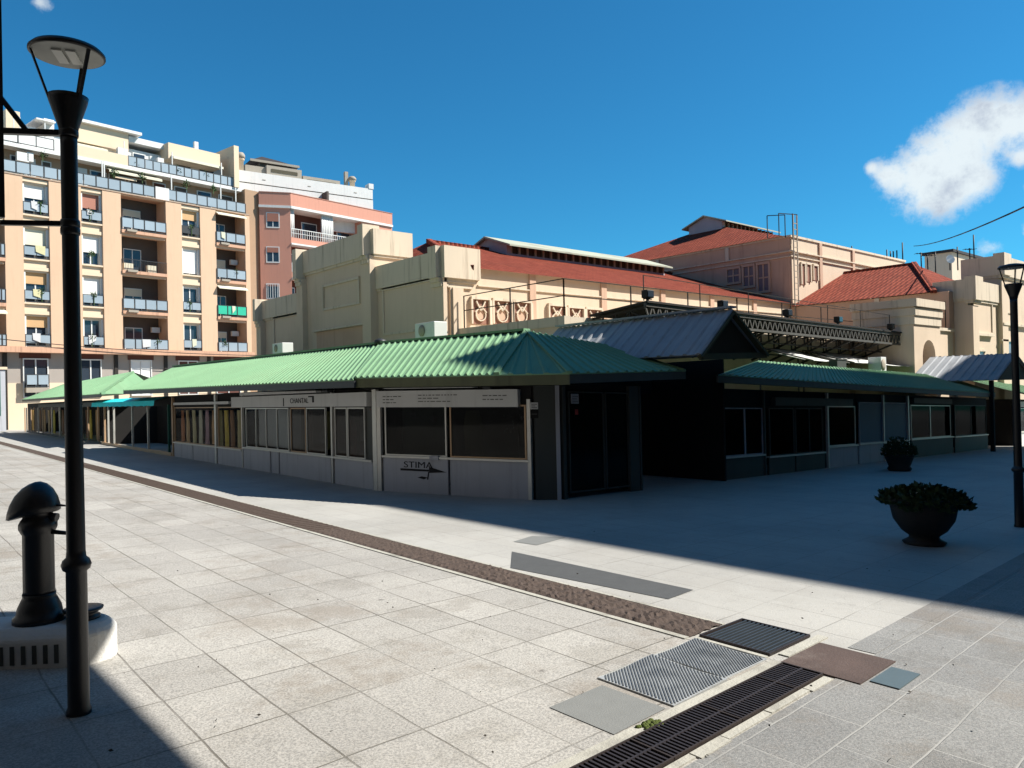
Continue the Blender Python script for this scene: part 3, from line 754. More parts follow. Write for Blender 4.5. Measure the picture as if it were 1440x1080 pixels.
# ridge end px 1284,370 at x = xri
FR = Fr(xri, 0, -math.pi/2); yhip = -FR.S(1285, 370); zri2 = FR.Z(1285, 370); zri = (zri+zri2)/2
mb = MB(); a0 = Vector((xA0-.15, yt-.04, zA+.02)); b0 = Vector((xri, yt-.04, zri)); c0 = Vector((xri, yhip, zri)); d0 = Vector((xA0-.15, yA+1.2, zA+.02)); e0 = Vector((xe, yA+1.2, zA)); f0 = Vector((xe, yt-.04, zA))
mb.face([a0, d0, c0, b0]); mb.face([d0, e0, c0]); mb.face([b0, c0, e0, f0]); mb.build('arm_roof', M['tile'], hall)
mb = MB(); mb.bar(d0, c0+UP*.05, .25, .16); mb.bar(b0, c0, .25, .16); mb.build('ridge_tiles', M['tile'], hall)
mb = MB(); y = -FA.S(1234, 430); mb.wbox(xA0-.1, xA0, y-.12, y+.12, ZB, zA-.01); mb.build('pilaster', M['halltrim'], hall)
# door opening in shade
s0 = -FA.S(1238, 470); s1 = -FA.S(1258, 470)
mb = MB(); mb.wbox(xA0-.04, xA0, s1, s0, ZB, FA.Z(1245, 453)); mb.build('door', M['steel'], hall)
# arm gable wall facing the plaza right
xs_ = FAs.S(1361, 430); xs2 = FAs.S(1403, 430); xs3 = xs2+7.5; xs4 = xs3+4.2
zs1 = FAs.Z(1362, 393); zs2 = FAs.Z(1405, 361)
mb = MB(); mb.box(FAs, xs_, xs2, -1.4, 0, ZB, zs1-.9); mb.box(FAs, xs2-.002, xs3, -1.6, .1, ZB, zs2-1.0); mb.box(FAs, xs3, xs4, -1.4, 0, ZB, zs1-.9); mb.build('gable_wall', M['hall'], hall)
mb = MB()
mb.box(FAs, xs_-.12, xs2, -1.5, .12, zs1-.9, zs1); mb.box(FAs, xs_-.07, xs2, -1.5, .07, zs1-1.02, zs1-.901)
mb.box(FAs, xs2-.12, xs3+.12, -1.62, .24, zs2-1.0, zs2); mb.box(FAs, xs2-.06, xs3+.06, -1.6, .17, zs2-1.12, zs2-1.001)
mb.box(FAs, xs3, xs4+.12, -1.5, .12, zs1-.9, zs1); mb.build('parapet', M['halltrim'], hall)
for a, b, zt in ((xs_-.02, xs_+.75, zs1), (xs2-.05, xs2+.8, zs2), (xs3-.8, xs3+.05, zs2)):
    mb = MB(); mb.box(FAs, a, b, .0, .22, ZB, zt-1.25); mb.build('pilaster', M['hall'], hall)
    mb = MB(); mb.box(FAs, a-.12, b+.12, -.1, .40, zt-1.0, zt+.12); mb.box(FAs, a-.06, b+.06, -.1, .32, zt-1.13, zt-1.001); mb.build('pilaster_cap', M['halltrim'], hall)
def fr2(pa, pb, pt, pq, d=0): 
    frame(FAs, FAs.S(pa, pt), FAs.S(pb, pt), FAs.Z(pa, pq), FAs.Z(pa, pt), .09, .06, 'halltrim', d)
fr2(1366, 1394, 420, 468); fr2(1398+10, 1422, 405, 440, .1)
mb = MB(); z = FAs.Z(1367, 468); mb.box(FAs, FAs.S(1366, 468), FAs.S(1394, 468), 0, .16, z-.12, z); z = FAs.Z(1405, 454); mb.box(FAs, FAs.S(1404, 454), FAs.S(1440, 454), .1, .26, z-.12, z); mb.build('string_course', M['halltrim'], hall)
for pa, pb, pt, pq, d in ((1371, 1383, 494, 520, .0), (1404, 1420, 480, 520, .1)):
    s0, s1 = FAs.S(pa, pt), FAs.S(pb, pt); z1 = FAs.Z(pa, pt); z0 = FAs.Z(pa, pq)
    mb = MB(); mb.prism([FAs.P(s0-.15, d+.02, z0), FAs.P(s1+.15, d+.02, z0), FAs.P(s1, d+.02, z1), FAs.P(s0, d+.02, z1)], (0, -.03, 0)); w = mb.build('window', mat('grey blue glazing', (.3, .35, .46), .3, .15, 3), hall)
    mb = MB(); mb.box(FAs, s0-.1, s1+.1, d, d+.12, z1+.001, z1+.1); mb.bar(FAs.P(s0, d+.06, z1), FAs.P((s0+s1)/2, d+.06, z0), .05); mb.bar(FAs.P(s1, d+.06, z1), FAs.P((s0+s1)/2, d+.06, z0), .05); mb.build('frame', M['halltrim'], w)

# --- low annex with flat terrace in the corner of the hall
FX = Fr(16.5, 0, -math.pi/2); zX = FX.Z(795, 444); yX = 16.5
zXf = W0.hit(830, 448, -yX)[1]
ann = thing('terrace_annex', 'low cream flat roofed annex with thin railings in front of the hall', 'annex', (28, 17, gz(28, 17)))
mb = MB(); mb.wbox(16.5, xT-.01, yX, 21.80, ZB, zX-.30); mb.build('wall', M['hall'], ann)
mb = MB(); mb.wbox(16.45, 16.72, yX-.05, 21.79, zX-.299, zX); mb.wbox(16.721, xT-.02, yX-.05, yX+.25, zX-.299, zX-.02); mb.build('parapet', M['halltrim'], ann)
# railing
def railing(pts, h, par, name='railing', nrail=2, step=3.0, r=.022):
    mb = MB()
    for i in range(len(pts)-1):
        a, b = Vector(pts[i]), Vector(pts[i+1]); L = (b-a).length; n = max(1, round(L/step))
        for k in range(n+1):
            p = a.lerp(b, k/n); mb.bar(p, p+UP*h, r*1.6)
        for q in range(nrail): mb.bar(a+UP*h*(1-q*.45), b+UP*h*(1-q*.45), r*1.3)
    return mb.build(name, M['steel'], par)
railing([(16.6, 21.6, zX), (16.6, yX+.1, zX), (26, yX+.1, zX), (xT-.3, yX+.1, zX)], 1.15, ann)
# pier with arched niche and low walls
yP = 13.6
FP = Fr(0, yP, 0.0); xp0, xp1 = FP.S(1285, 460), FP.S(1322, 460); zP = FP.Z(1285, 420)
pier = thing('arched_pier', 'short cream pier with a stepped cap and an arched niche', 'pier', (xp0+1, yP, gz(xp0, yP)))
mb = MB()
xm = FP.S(1306, 470); wn = FP.S(1315, 480)-FP.S(1297, 480); zn = FP.Z(1306, 478)
a, b = xm-wn/2, xm+wn/2
mb.box(FP, xp0, a, -2.6, 0, ZB, zP-1.1); mb.box(FP, b, xp1, -2.6, 0, ZB, zP-1.1)
zn_ = zn-wn/2
n = 10
for i in range(n):
    t0, t1 = math.pi*i/n, math.pi*(i+1)/n
    q0 = (xm-wn/2*math.cos(t0), zn_+wn/2*math.sin(t0)); q1 = (xm-wn/2*math.cos(t1), zn_+wn/2*math.sin(t1))
    mb.hexa([FP.P(q0[0], 0, q0[1]), FP.P(q1[0], 0, q1[1]), FP.P(q1[0], -2.59, q1[1]), FP.P(q0[0], -2.59, q0[1]), FP.P(q0[0], 0, zP-1.1), FP.P(q1[0], 0, zP-1.1), FP.P(q1[0], -2.59, zP-1.1), FP.P(q0[0], -2.59, zP-1.1)])
mb.build('body', M['hall'], pier)
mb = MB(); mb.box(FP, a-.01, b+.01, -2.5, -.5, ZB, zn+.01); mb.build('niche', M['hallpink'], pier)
mb = MB(); z1 = FP.Z(1300, 433); z2 = FP.Z(1300, 445); 
mb.box(FP, xp0-.16, xp1+.1, -2.7, .20, z1, zP); mb.box(FP, xp0-.10, xp1+.04, -2.65, .12, z2, z1-.06); mb.box(FP, xp0-.06, xp1, -2.62, .06, z1-.059, z1-.001); mb.box(FP, xp0-.05, xp1, -2.62, .06, zP-1.101, z2-.001)
mb.build('cap', M['halltrim'], pier)
wl = thing('low_wall', 'low cream garden wall beside the arched pier', 'wall', (xp1+2, yP, gz(xp1, yP)))
zw = FP.Z(1340, 466); mb = MB(); mb.box(FP, xp1+.01, xT+.2, -.5, -.15, ZB, zw); mb.build('wall', M['hall'], wl)
mb = MB(); mb.box(FP, xp1+.02, xT+.2, -.55, -.05, zw+.001, zw+.14); mb.build('coping', M['halltrim'], wl)
railing([(xp1+.3, yP+.3, zw+.14), (xT-.2, yP+.3, zw+.14)], 1.3, wl, nrail=0, step=2.5)
zw2 = zP-1.4
wl = thing('low_wall', 'shaded cream wall running back from the arched pier behind the canopy', 'wall', (xp0, yP+1.5, gz(xp0, yP)))
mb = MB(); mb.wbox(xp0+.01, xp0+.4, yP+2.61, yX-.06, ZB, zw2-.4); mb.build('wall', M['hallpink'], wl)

# --- steel lattice canopy over the entrance
FC = Fr(0, 14.2, 0.0)
xc0, xc1 = FC.S(907, 428), FC.S(1277, 470); zc0 = FC.Z(912, 429); zc1 = FC.Z(1240, 468)
def zc(x): return zc0+(zc1-zc0)*(x-xc0)/(FC.S(1240, 468)-xc0)
can = thing('steel_canopy', 'dark steel lattice canopy projecting in front of the market hall', 'canopy', ((xc0+xc1)/2, 14.2, zc0-1))
mb = MB()
mb.bar((xc0, 14.2, zc(xc0)), (xc1, 14.2, zc(xc1)), .10); mb.bar((xc0, 14.2, zc(xc0)-.42), (xc1, 14.2, zc(xc1)-.42), .08)
mb.build('chord', M['steelg'], can)
mb = MB(); x = xc0; k = 0
while x < xc1-.3:
    mb.bar((x, 14.2, zc(x)-.02), (x+.16, 14.2, zc(x)-.40), .045); mb.bar((x+.16, 14.2, zc(x)-.40), (x+.32, 14.2, zc(x)-.02), .045); x += .32
mb.build('lattice', M['steelg'], can)
mb = MB(); mb.hexa([(xc0, 14.1, zc(xc0)+.06), (xc1, 14.1, zc(xc1)+.06), (xc1, yX-.1, zc(xc1)-.15), (xc0, yX-.1, zc(xc0)-.15), (xc0, 14.1, zc(xc0)+.12), (xc1, 14.1, zc(xc1)+.12), (xc1, yX-.1, zc(xc1)-.09), (xc0, yX-.1, zc(xc0)-.09)]); mb.build('deck', M['steel'], can)
x = xc0+.15; k = 0
while x < xc1:
    z = zc(x); mb = MB()
    mb.bar((x, 14.25, z-.05), (x, yX-.1, z-.22), .06); mb.bar((x, 14.25, z-.42), (x, yX-.1, z-1.25), .07)
    for q in (.3, .55, .8): mb.bar((x, 14.25+(yX-14.35)*q, z-.05-.17*q), (x, 14.25+(yX-14.35)*q, z-.42-.83*q), .045)
    mb.bar((x, 14.25+.66, z-.10), (x, 14.25, z-.42), .04); mb.bar((x, 14.25+1.2, z-.70), (x, 14.25+.66, z-.10), .04)
    mb.build('bracket', M['steel'], can); x += 1.28
mb = MB()
for q in (.35, .75): mb.bar((xc0, 14.25+(yX-14.35)*q, zc(xc0)-.42-.83*q), (xc1, 14.25+(yX-14.35)*q, zc(xc1)-.42-.83*q), .05)
mb.build('purlins', M['steel'], can)
railing([(xc0+.2, 14.4, zc(xc0)+.15), (xc1-1.4, 14.4, zc(xc1)+.13)], .75, can, nrail=1, step=2.9, r=.015)
def floodlight(p, lab):
    t = thing('floodlight', lab, 'floodlight', p, group='floodlights on the steel canopy')
    mb = MB(); c = Vector(p); mb.wbox(c.x-.16, c.x+.16, c.y-.12, c.y+.1, c.z+.08, c.z+.31); mb.build('housing', M['steel'], t, bevel=.02)
    mb = MB(); mb.bar(c, c+UP*.16, .06); mb.bar(c+Vector((-.19, 0, .06)), c+Vector((.19, 0, .06)), .03); mb.build('bracket', M['steel'], t)
    mb = MB(); mb.wbox(c.x-.13, c.x+.13, c.y-.135, c.y-.121, c.z+.11, c.z+.28); mb.build('glass', M['wglass'], t)
for px, lab in ((911, 'floodlight on the left end of the steel canopy'), (1016, 'floodlight on the canopy edge just above the grey gable roof'), (1107, 'floodlight on the canopy edge below the tower ladder'), (1178, 'floodlight on the canopy edge below the tiled arm roof'), (1252, 'floodlight near the right end of the steel canopy')):
    x = FC.S(px, 440); floodlight((x, 14.2, zc(x)+.12), lab)

# --- far roofs and antennas on the skyline behind the arm
fb = thing('apartment_building', 'flat roofed pale building far behind the arm roof, carrying antennas', 'building', (105, 40, gz(105, 40)))
FZ = Fr(0, 34, 0.0)
zf = FZ.Z(1360, 352, 0)-.9
mb = MB(); mb.box(FZ, FZ.S(1338, 350), FZ.S(1338, 350)+40, -3, 0, -8, zf+.2); mb.build('wall', M['hall'], fb)
mb = MB(); mb.box(FZ, FZ.S(1338, 350)-.3, FZ.S(1338, 350)+40, -3.2, .3, zf+.2, zf+.5); mb.build('roof', M['slate'], fb)
def antenna(px, pt, pb, depth, label, kind=0):
    p0 = on_depth(px, pb, depth); top = p0.z+(on_depth(px, pt, depth).z-p0.z)
    t = thing('tv_antenna', label, 'antenna', p0, group='antennas along the skyline')
    mb = MB(); mb.tube(p0, (p0.x, p0.y, top), .05*depth/60, n=6); mb.build('mast', M['wire'], t)
    mb = MB()
    if kind == 1:
        c = Vector((p0.x, p0.y, top-.1)); mb.bar(c-RH*.5, c+RH*.5, .05)
        for q in range(5): mb.bar(c+RH*(-.5+.25*q)-FH*.3, c+RH*(-.5+.25*q)+FH*.3, .035)
        mb.build('boom', M['wire'], t)
    if kind == 2:
        c = Vector((p0.x, p0.y, top-.2)); mb.lathe(c, [(0, 0), (.25, .04), (.42, .13)], 14, M=Matrix.Rotation(math.radians(80), 3, RH)); mb.build('dish', M['whitep'], t)
names = [(1247, 366, 352+25), (1253, 362, 377), (1258, 362, 377), (1263, 362, 377), (1270, 346, 370)]
ord_ = ['first', 'second', 'third', 'fourth', 'fifth', 'sixth', 'seventh', 'eighth', 'ninth', 'tenth', 'eleventh', 'twelfth']
sk = [(1248, 351, 380, 0), (1253, 353, 380, 0), (1257, 353, 380, 0), (1262, 352, 380, 0), (1270, 341, 376, 0), (1296, 355, 380, 1), (1305, 358, 382, 1), (1316, 354, 384, 1), (1336, 362, 372, 2), (1347, 347, 372, 0), (1364, 349, 362, 1), (1370, 330, 362, 0)]
for i, (px, pt, pb, k) in enumerate(sk):
    antenna(px, pt, pb+8, 74, ord_[i]+' aerial from the left on the skyline right of the tower', k)
antenna(1233, 359, 378, 60, 'small aerial at the right end of the tower parapet', 1)
antenna(1198, 346, 356, 54, 'short mast standing on the sunlit tower parapet', 0)
# overhead cable upper right
t0 = on_depth(1285, 346, 70); t1 = on_depth(1330, 327, 40); t2 = on_depth(1460, 282, 22)
mb = MB(); pts = []
for i in range(13):
    q = i/12; p = t0.lerp(t2, q); p.z -= .6*4*q*(1-q)*.5; pts.append(p)
mb.path(pts, .03, 5); p = pts[7]; o = mb.build('overhead_cable', M['wire']); tag(o, 'thin black cable crossing the sky at the upper right', 'cable')

# --- stalls roofs behind: white tarpaulin roofs and AC
# ------------------------------------------------------------------ market stalls
F2 = Fr(10.2, 67, to=(8.0, 13.3)); F1 = Fr(8.0, 13.3, to=(9.23, 10.14))
pR = G(790, 703); FR_ = Fr(*pR, to=G(1390, 631)); FCh = Fr(9.26, 10.10, to=(pR[0]-.02, pR[1]+.02))
def HP(F, px, py, d): s_, z = F.hit(px, py, d); return F.P(s_, d, z)
def mirror(p, q, F, dd):  # drop a ridge point to the back eave
    return p+Vector((-F.n[0]*dd, -F.n[1]*dd, q))
# roofs
eA = HP(F2, 173, 549, .75); eB = HP(F2, 497, 534, .75); rA = HP(F2, 246, 516, -1.8); rB = HP(F2, 535, 484, -1.75)
eB1 = HP(F1, 494, 535, .80)+UP*.05; eC = HP(F1, 698, 527, .75); eD = HP(FR_, 801, 525, .75); eE = HP(FR_, 965, 521, .75)
pk = HP(F1, 741, 466, -1.9); rB1 = rB+UP*.02; rE = HP(FR_, 850, 485, -1.5)
t = thing('stall_roof', 'long light green ribbed metal roof over the row of stalls, hipped at the corner', 'roof', (10, 20, gz(10, 20)))
mb = MB(); mb.ribbed(eA, eB, rA, rB, .215, .03); mb.build('ribbed_sheet', M['green'], t)
mb = MB(); mb.ribbed(eB1, eC, rB1, pk, .205, .034); mb.build('ribbed_sheet', M['green'], t)
mb = MB(); mb.ribbed(eC, eD, pk, pk+(eD-eC).normalized()*.02, .26, .02); mb.build('hip_sheet', M['green'], t)
mb = MB(); mb.ribbed(eD, eE, pk+(eD-eC).normalized()*.02, rE, .26, .03); mb.build('ribbed_sheet', M['green'], t)
# back slopes and gable end
bA = mirror(rA, -.9, F2, 2.3); bB = mirror(rB, -.9, F2, 2.3); bK = mirror(pk, -.9, F2, 2.3)
mb = MB(); mb.ribbed(bB, bA, rB, rA, .3, .03); mb.ribbed(bK, bB, pk, rB, .3, .03); mb.build('back_sheet', M['green'], t)
mb = MB(); mb.face([eA, rA, bA]); mb.build('hip_sheet', M['green'], t)
mb = MB(); mb.bar(rA+UP*.03, rB+UP*.03, .22, .05); mb.build('ridge_cap', M['green'], t)
mb = MB(); mb.bar(rB+UP*.035, pk+UP*.035, .22, .05); mb.build('ridge_cap', M['green'], t)
for a, b in ((eC, pk), (eD, pk)):
    mb = MB(); mb.bar(a+UP*.02, b+UP*.02, .10, .05); mb.build('hip_cap', M['green'], t)
mb = MB(); mb.lathe(rB+UP*.02, [(.16, 0), (.14, .08), (.06, .11), (0, .12)], 12); mb.build('vent_cap', M['raildark'], t)
def fascia(a, b, h, m, inset=.03, th=.04):
    mb = MB(); d = (b-a).normalized(); n = d.cross(UP).normalized()
    if n.dot(CAM-a) > 0: n = -n
    mb.bar(a+n*inset-UP*(h/2+.02), b+n*inset-UP*(h/2+.02), th, h); return mb
fascia(eA, eB, .13, None).build('fascia', M['raildark'], t)
fascia(eB1, eC, .17, None).build('fascia', M['olive'], t); fascia(eC, eD, .17, None).build('fascia', M['olive'], t); fascia(eD, eE, .15, None).build('fascia', M['dpanel'], t)
# soffit board closes the roof underside
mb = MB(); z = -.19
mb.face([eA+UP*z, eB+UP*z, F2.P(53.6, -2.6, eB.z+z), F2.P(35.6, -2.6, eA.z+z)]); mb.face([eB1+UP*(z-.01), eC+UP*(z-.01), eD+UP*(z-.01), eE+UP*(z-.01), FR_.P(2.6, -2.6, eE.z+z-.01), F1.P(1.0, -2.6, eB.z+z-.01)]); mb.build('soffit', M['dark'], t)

def stall(label, F, s0, s1, depth=2.5, base=(), hs=.6, wins=(), wt=1.66, header=None, hz=(1.70, 2.02), hm='panelw', posts=(), fm='alu', bm='panel', roofh=2.10, group='stalls under the metal roofs', side=False):
    x, y = F.xy((s0+s1)/2, -1); t = thing('market_stall', label, 'market stall', (x, y, gz(x, y)), group=group)
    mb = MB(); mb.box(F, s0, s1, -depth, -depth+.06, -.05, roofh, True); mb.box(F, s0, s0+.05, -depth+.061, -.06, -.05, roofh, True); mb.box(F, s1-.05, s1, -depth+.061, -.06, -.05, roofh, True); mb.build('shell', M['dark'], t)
    for i, (a, b) in enumerate(base):
        mb = MB(); mb.box(F, a+.015, b-.015, -.05, 0, -.05, hs-.03, True); mb.build('base_panel', M[bm], t)
    if base:
        mb = MB(); mb.box(F, base[0][0], base[-1][1], -.07, .035, hs-.029, hs+.01, True); mb.build('sill', M[fm], t)
    for w in wins:
        a, b, gm, n = w[:4]; f_ = w[4] if len(w) > 4 else fm; lo = w[5] if len(w) > 5 else hs+.012; hi = w[6] if len(w) > 6 else wt
        fw = .028
        mb = MB(); mb.box(F, a, b, -.05, -.01, hi-fw, hi, True); mb.box(F, a, b, -.05, -.01, lo, lo+fw, True)
        for k in range(n+1):
            c = a+(b-a-fw)*k/n; mb.box(F, c, c+fw, -.05, -.01, lo+fw+.001, hi-fw-.001, True)
        o = mb.build('window', M[f_], t)
        mb = MB(); mb.box(F, a+.01, b-.01, -.034, -.026, lo+.01, hi-.01, True); mb.build('pane', M[gm], o)
    for p in posts:
        pm = p[2] if len(p) > 2 else fm
        mb = MB(); mb.box(F, p[0]-p[1]/2, p[0]+p[1]/2, -.05, .02, -.05, p[3] if len(p) > 3 else roofh-.02, True); mb.build('post', M[pm], t)
    mb = MB(); mb.box(F, s0, s1, -.10, -.055, wt+.001, roofh, True); mb.build('lintel', M['dark'], t)
    if header:
        for a, b in header:
            mb = MB(); mb.box(F, a, b, -.05, .06, hz[0], hz[1], True); mb.build('sign_board', M[hm], t)
    return t
S2 = lambda px, py=630: F2.S(px, py)
S1 = lambda px, py=660: F1.S(px, py)
SR = lambda px, py=640: FR_.S(px, py)
def text_on(F, s, z_h, txt, size, m, parent, d=.065, squash=1.0, name='lettering'):
    cu = bpy.data.curves.new('t', 'FONT'); cu.body = txt; cu.size = size; cu.align_x = 'CENTER'; cu.extrude = .002
    o = bpy.data.objects.new('t', cu); COL.objects.link(o)
    dg = bpy.context.evaluated_depsgraph_get(); me = bpy.data.meshes.new_from_object(o.evaluated_get(dg)); bpy.data.objects.remove(o)
    x, y = F.xy(s, d); base = Vector((x, y, gz(x, y)+z_h)); sx = Vector((F.s[0], F.s[1], 0))
    nn = Vector((F.n[0], F.n[1], 0)); x2, y2 = F.xy(s+1, d); sx.z = gz(x2, y2)-gz(x, y)
    mb = MB()
    for p in me.polygons: mb.face([base+sx*me.vertices[i].co.x*squash+UP*me.vertices[i].co.y+nn*me.vertices[i].co.z for i in p.vertices])
    return mb.build(name, M[m], parent)
M['dpanel2'] = mat('grey green reflection board', (.62, .72, .64), .7, .2, 2)  # tone of the reflection in the corner kiosk window
# --- corner kiosk (wing 1)
k1 = stall('grey corner kiosk with two large dark windows and a black painted logo on its base', F1, 0.08, F1.L, base=((0.10, 1.64), (1.66, F1.L-.04)), hs=.70,
           wins=((.16, 1.60, 'glass', 1, 'alu'), (1.68, F1.L-.10, 'glass', 1, 'alub')), wt=1.70, header=((.02, F1.L-.22),), hz=(1.66, 1.98), posts=((.03, .09, 'alu', 1.7), (F1.L-.03, .07, 'alu', 1.8)))
mb = MB(); mb.box(F1, -.3, 2.3, -.02, .16, 2.02, 2.11, True); mb.build('awning_case', M['panelw'], k1)
sL = F1.hit(590, 660)[0]
text_on(F1, sL-.03, .49, 'STIMA', .17, 'black', k1, .006, 1.45)
mb = MB()
def F1q(s, h, d=.004): x, y = F1.xy(s, d); return Vector((x, y, gz(x, y)+h))
mb.face([F1q(sL-.45, .425), F1q(sL+.22, .425), F1q(sL+.22, .462), F1q(sL-.45, .468)]); mb.build('logo_bar', M['black'], k1)
mb = MB(); mb.face([F1q(sL+.222, .40), F1q(sL+.62, .425), F1q(sL+.222, .52)]); mb.build('logo_arrow', M['black'], k1)
mb = MB(); mb.face([F1q(sL-.05, .30), F1q(sL+.10, .27), F1q(sL+.19, .31), F1q(sL+.05, .33)]); mb.build('logo_mark', M['black'], k1)
mb = MB(); mb.face([F1q(sL+.17, .27), F1q(sL+.20, .27), F1q(sL+.23, .42), F1q(sL+.20, .42)]); mb.build('logo_mark', M['black'], k1)
for a, b, h in ((.18, .62, 1.86), (.18, .45, 1.80), (.18, .50, 1.74), (1.02, 1.9, 1.88), (1.02, 1.5, 1.82), (1.02, 1.75, 1.76), (2.45, 2.95, 1.86), (2.45, 2.9, 1.79)):
    rr = random.Random(int(a*97+h*31)); x = a; mb = MB()
    while x < b:
        w = rr.uniform(.03, .12); mb.face([F1q(x, h, .063), F1q(min(b, x+w), h, .063), F1q(min(b, x+w), h+.018, .063), F1q(x, h+.018, .063)]); x += w+.025
    mb.build('small_print', M['greyink'], k1)
mb = MB(); s_ = F1.S(688, 545); mb.box(F1, s_-.05, s_+.10, .06, .16, 1.99, 2.12, True); mb.build('awning_arm', M['raildark'], k1)
s_ = F1.S(612, 650); mb = MB(); mb.box(F1, s_-.10, s_+.10, -.02, .05, .655, .73, True); mb.build('latch', M['panel'], k1)
# things inside the window: pale cloths and dark stands
def garment(F, s, h0, h1, m, label, d=-.22, w=.12, group='clothes hanging behind the stall windows'):
    x, y = F.xy(s, d); z = gz(x, y); t = thing('hanging_garment', label, 'garment', (x, y, z+h1), group=group)
    mb = MB(); n = 7; k = 6; rows = []
    ph = random.uniform(0, 6)
    for j in range(k+1):
        q = j/k; hh = h1+(h0-h1)*q; ww = w*(.55+.45*min(1, q*2.2))*(1+.10*math.sin(q*5+ph))
        rows.append([F.P(s+math.cos(2*math.pi*i/n)*ww/2+.01*math.sin(q*7+ph+i), d+math.sin(2*math.pi*i/n)*.05*(1+.4*math.sin(i*2+ph+q*3)), hh, True) for i in range(n)])
    for j in range(k):
        for i in range(n):
            i2 = (i+1) % n; mb.face([rows[j][i], rows[j][i2], rows[j+1][i2], rows[j+1][i]], True)
    mb.face(rows[0]); mb.face(rows[-1][::-1])
    mb.build('cloth', m, t)
    mb = MB(); mb.path([F.P(s, d, h1, True), F.P(s, d, h1+.05, True), F.P(s+.02, d, h1+.07, True)], .004, 5); mb.build('hook', M['wire'], t)
GC = [('rust', (.30, .13, .06)), ('tan', (.38, .26, .14)), ('cream', (.50, .42, .28)), ('brown', (.16, .09, .05)), ('sand', (.44, .34, .20)), ('mauve', (.26, .18, .20)), ('camel', (.34, .21, .10)), ('mustard', (.42, .29, .06)), ('olive', (.18, .17, .08)), ('khaki', (.30, .27, .14)), ('charcoal', (.05, .05, .055)), ('red', (.38, .05, .04)), ('white', (.55, .54, .52)), ('ochre', (.36, .20, .04))]
GM = {n: mat(n+' cloth', c, .95, .15, 9, bump=.4, bscale=40) for n, c in [(a_, tuple(min(.8, v*2.2) for v in b_)) for a_, b_ in GC]}
k = 0
for px, n in zip((252, 259, 268, 277, 286, 295, 305, 313, 321, 331), ('rust', 'tan', 'sand', 'cream', 'mauve', 'camel', 'olive', 'mustard', 'brown', 'khaki')):
    garment(F2, S2(px, 600), .52+random.random()*.05, 1.60, GM[n], f'{n} garment hanging in the window next to the turquoise awning, {ord_[k]} from the left', w=.30, d=-.13); k += 1
# --- stall with the clothes (c)
c0, c1 = S2(243), S2(340.5)
stall('grey stall between the turquoise awning and the lettered sign, clothes filling its window', F2, c0, c1, base=((S2(245), S2(271)), (S2(271.5), S2(302)), (S2(306), S2(340))), hs=.50,
      wins=((S2(245, 600), S2(303, 600), 'glassc', 1, 'alub'), (S2(306, 600), S2(339, 600), 'glassc', 1, 'alub')), wt=1.70, posts=((S2(243.5), .12, 'alub'), (S2(304), .14, 'alu')), header=((S2(246, 565), S2(324, 565)),), hz=(1.78, 1.86))
# --- lettered stall (b)
b0, b1 = S2(341), F2.L-.05
kb = stall('long grey stall with the pale lettered sign board and varied windows', F2, b0, b1, base=((S2(342), S2(380)), (S2(381), S2(392)), (S2(393), S2(465)), (S2(470), S2(524))), hs=.58,
      wins=((S2(345, 600), S2(405, 600), 'glass2', 4, 'alu'), (S2(408, 600), S2(429, 600), 'glass', 1, 'alub'), (S2(430, 600), S2(457, 600), 'glass', 1, 'alu'), (S2(470, 600), S2(487, 600), 'glass', 1, 'alu'), (S2(488, 600), S2(512, 600), 'glass', 1, 'alu'), (S2(513, 600), S2(526, 600), 'dpanel', 1, 'dpanel')),
      wt=1.66, header=((S2(328, 565), S2(519, 562)),), hz=(1.68, 1.97), posts=((S2(467, 600), .07, 'alu'), (S2(527.5, 600), .16, 'alu'), (S2(341.5), .05, 'alu')))
mb = MB(); mb.box(F2, S2(346, 600), S2(404, 600), -.40, -.36, .62, 1.62, True); mb.build('reflection_board', M['panelw'], kb)  # pale board behind the glass stands in for its bright reflection
text_on(F2, S2(424, 560), 1.77, 'CHANTAL', .17, 'black', kb, .066, 1.35)
mb = MB()
for (a, b, h, hh) in ((401.5, 402.6, 1.70, 1.90),):
    mb.box(F2, S2(a, 560), S2(b, 560), .061, .066, h, hh, True)
mb.build('lettering', M['black'], kb)
mb = MB(); mb.box(F2, S2(437, 556), S2(445, 556), .061, .066, 1.90, 1.93, True); mb.box(F2, S2(442.5, 556), S2(445, 556), .061, .066, 1.78, 1.899, True); mb.build('lettering', M['black'], kb)
mb = MB(); mb.box(F2, S2(344, 552), S2(452, 550), .0, .14, 2.0, 2.08, True); mb.build('awning_case', M['panelw'], kb)
mb = MB(); mb.box(F2, S2(462, 550), S2(470, 550), .02, .16, 1.99, 2.14, True); mb.build('awning_arm', M['raildark'], kb)
for px, n, h0, h1, w, lab in ((414, 'charcoal', .6, 1.5, .3, 'charcoal garment behind the narrow window right of the four pane window'), (421, 'rust', .6, 1.6, .34, 'rust garment beside the charcoal one in the narrow window'), (437, 'charcoal', .8, 1.6, .4, 'dark coat hanging alone behind the second narrow window of the lettered stall'), (447, 'olive', .7, 1.58, .3, 'olive garment at the right of the dark coat in the lettered stall'),
                             (480, 'red', .62, 1.40, .42, 'red garment behind the window near the end of the lettered stall'), (496, 'white', .95, 1.5, .26, 'white and grey jacket in the last window of the lettered stall'), (503, 'charcoal', .62, 1.3, .24, 'dark trousers under the white jacket in the last window'), (508, 'red', 1.2, 1.52, .16, 'small red scarf beside the white jacket')):
    garment(F2, S2(px, 600), h0, h1, GM[n], lab, w=w, d=-.25 if n != 'charcoal' else -.34)
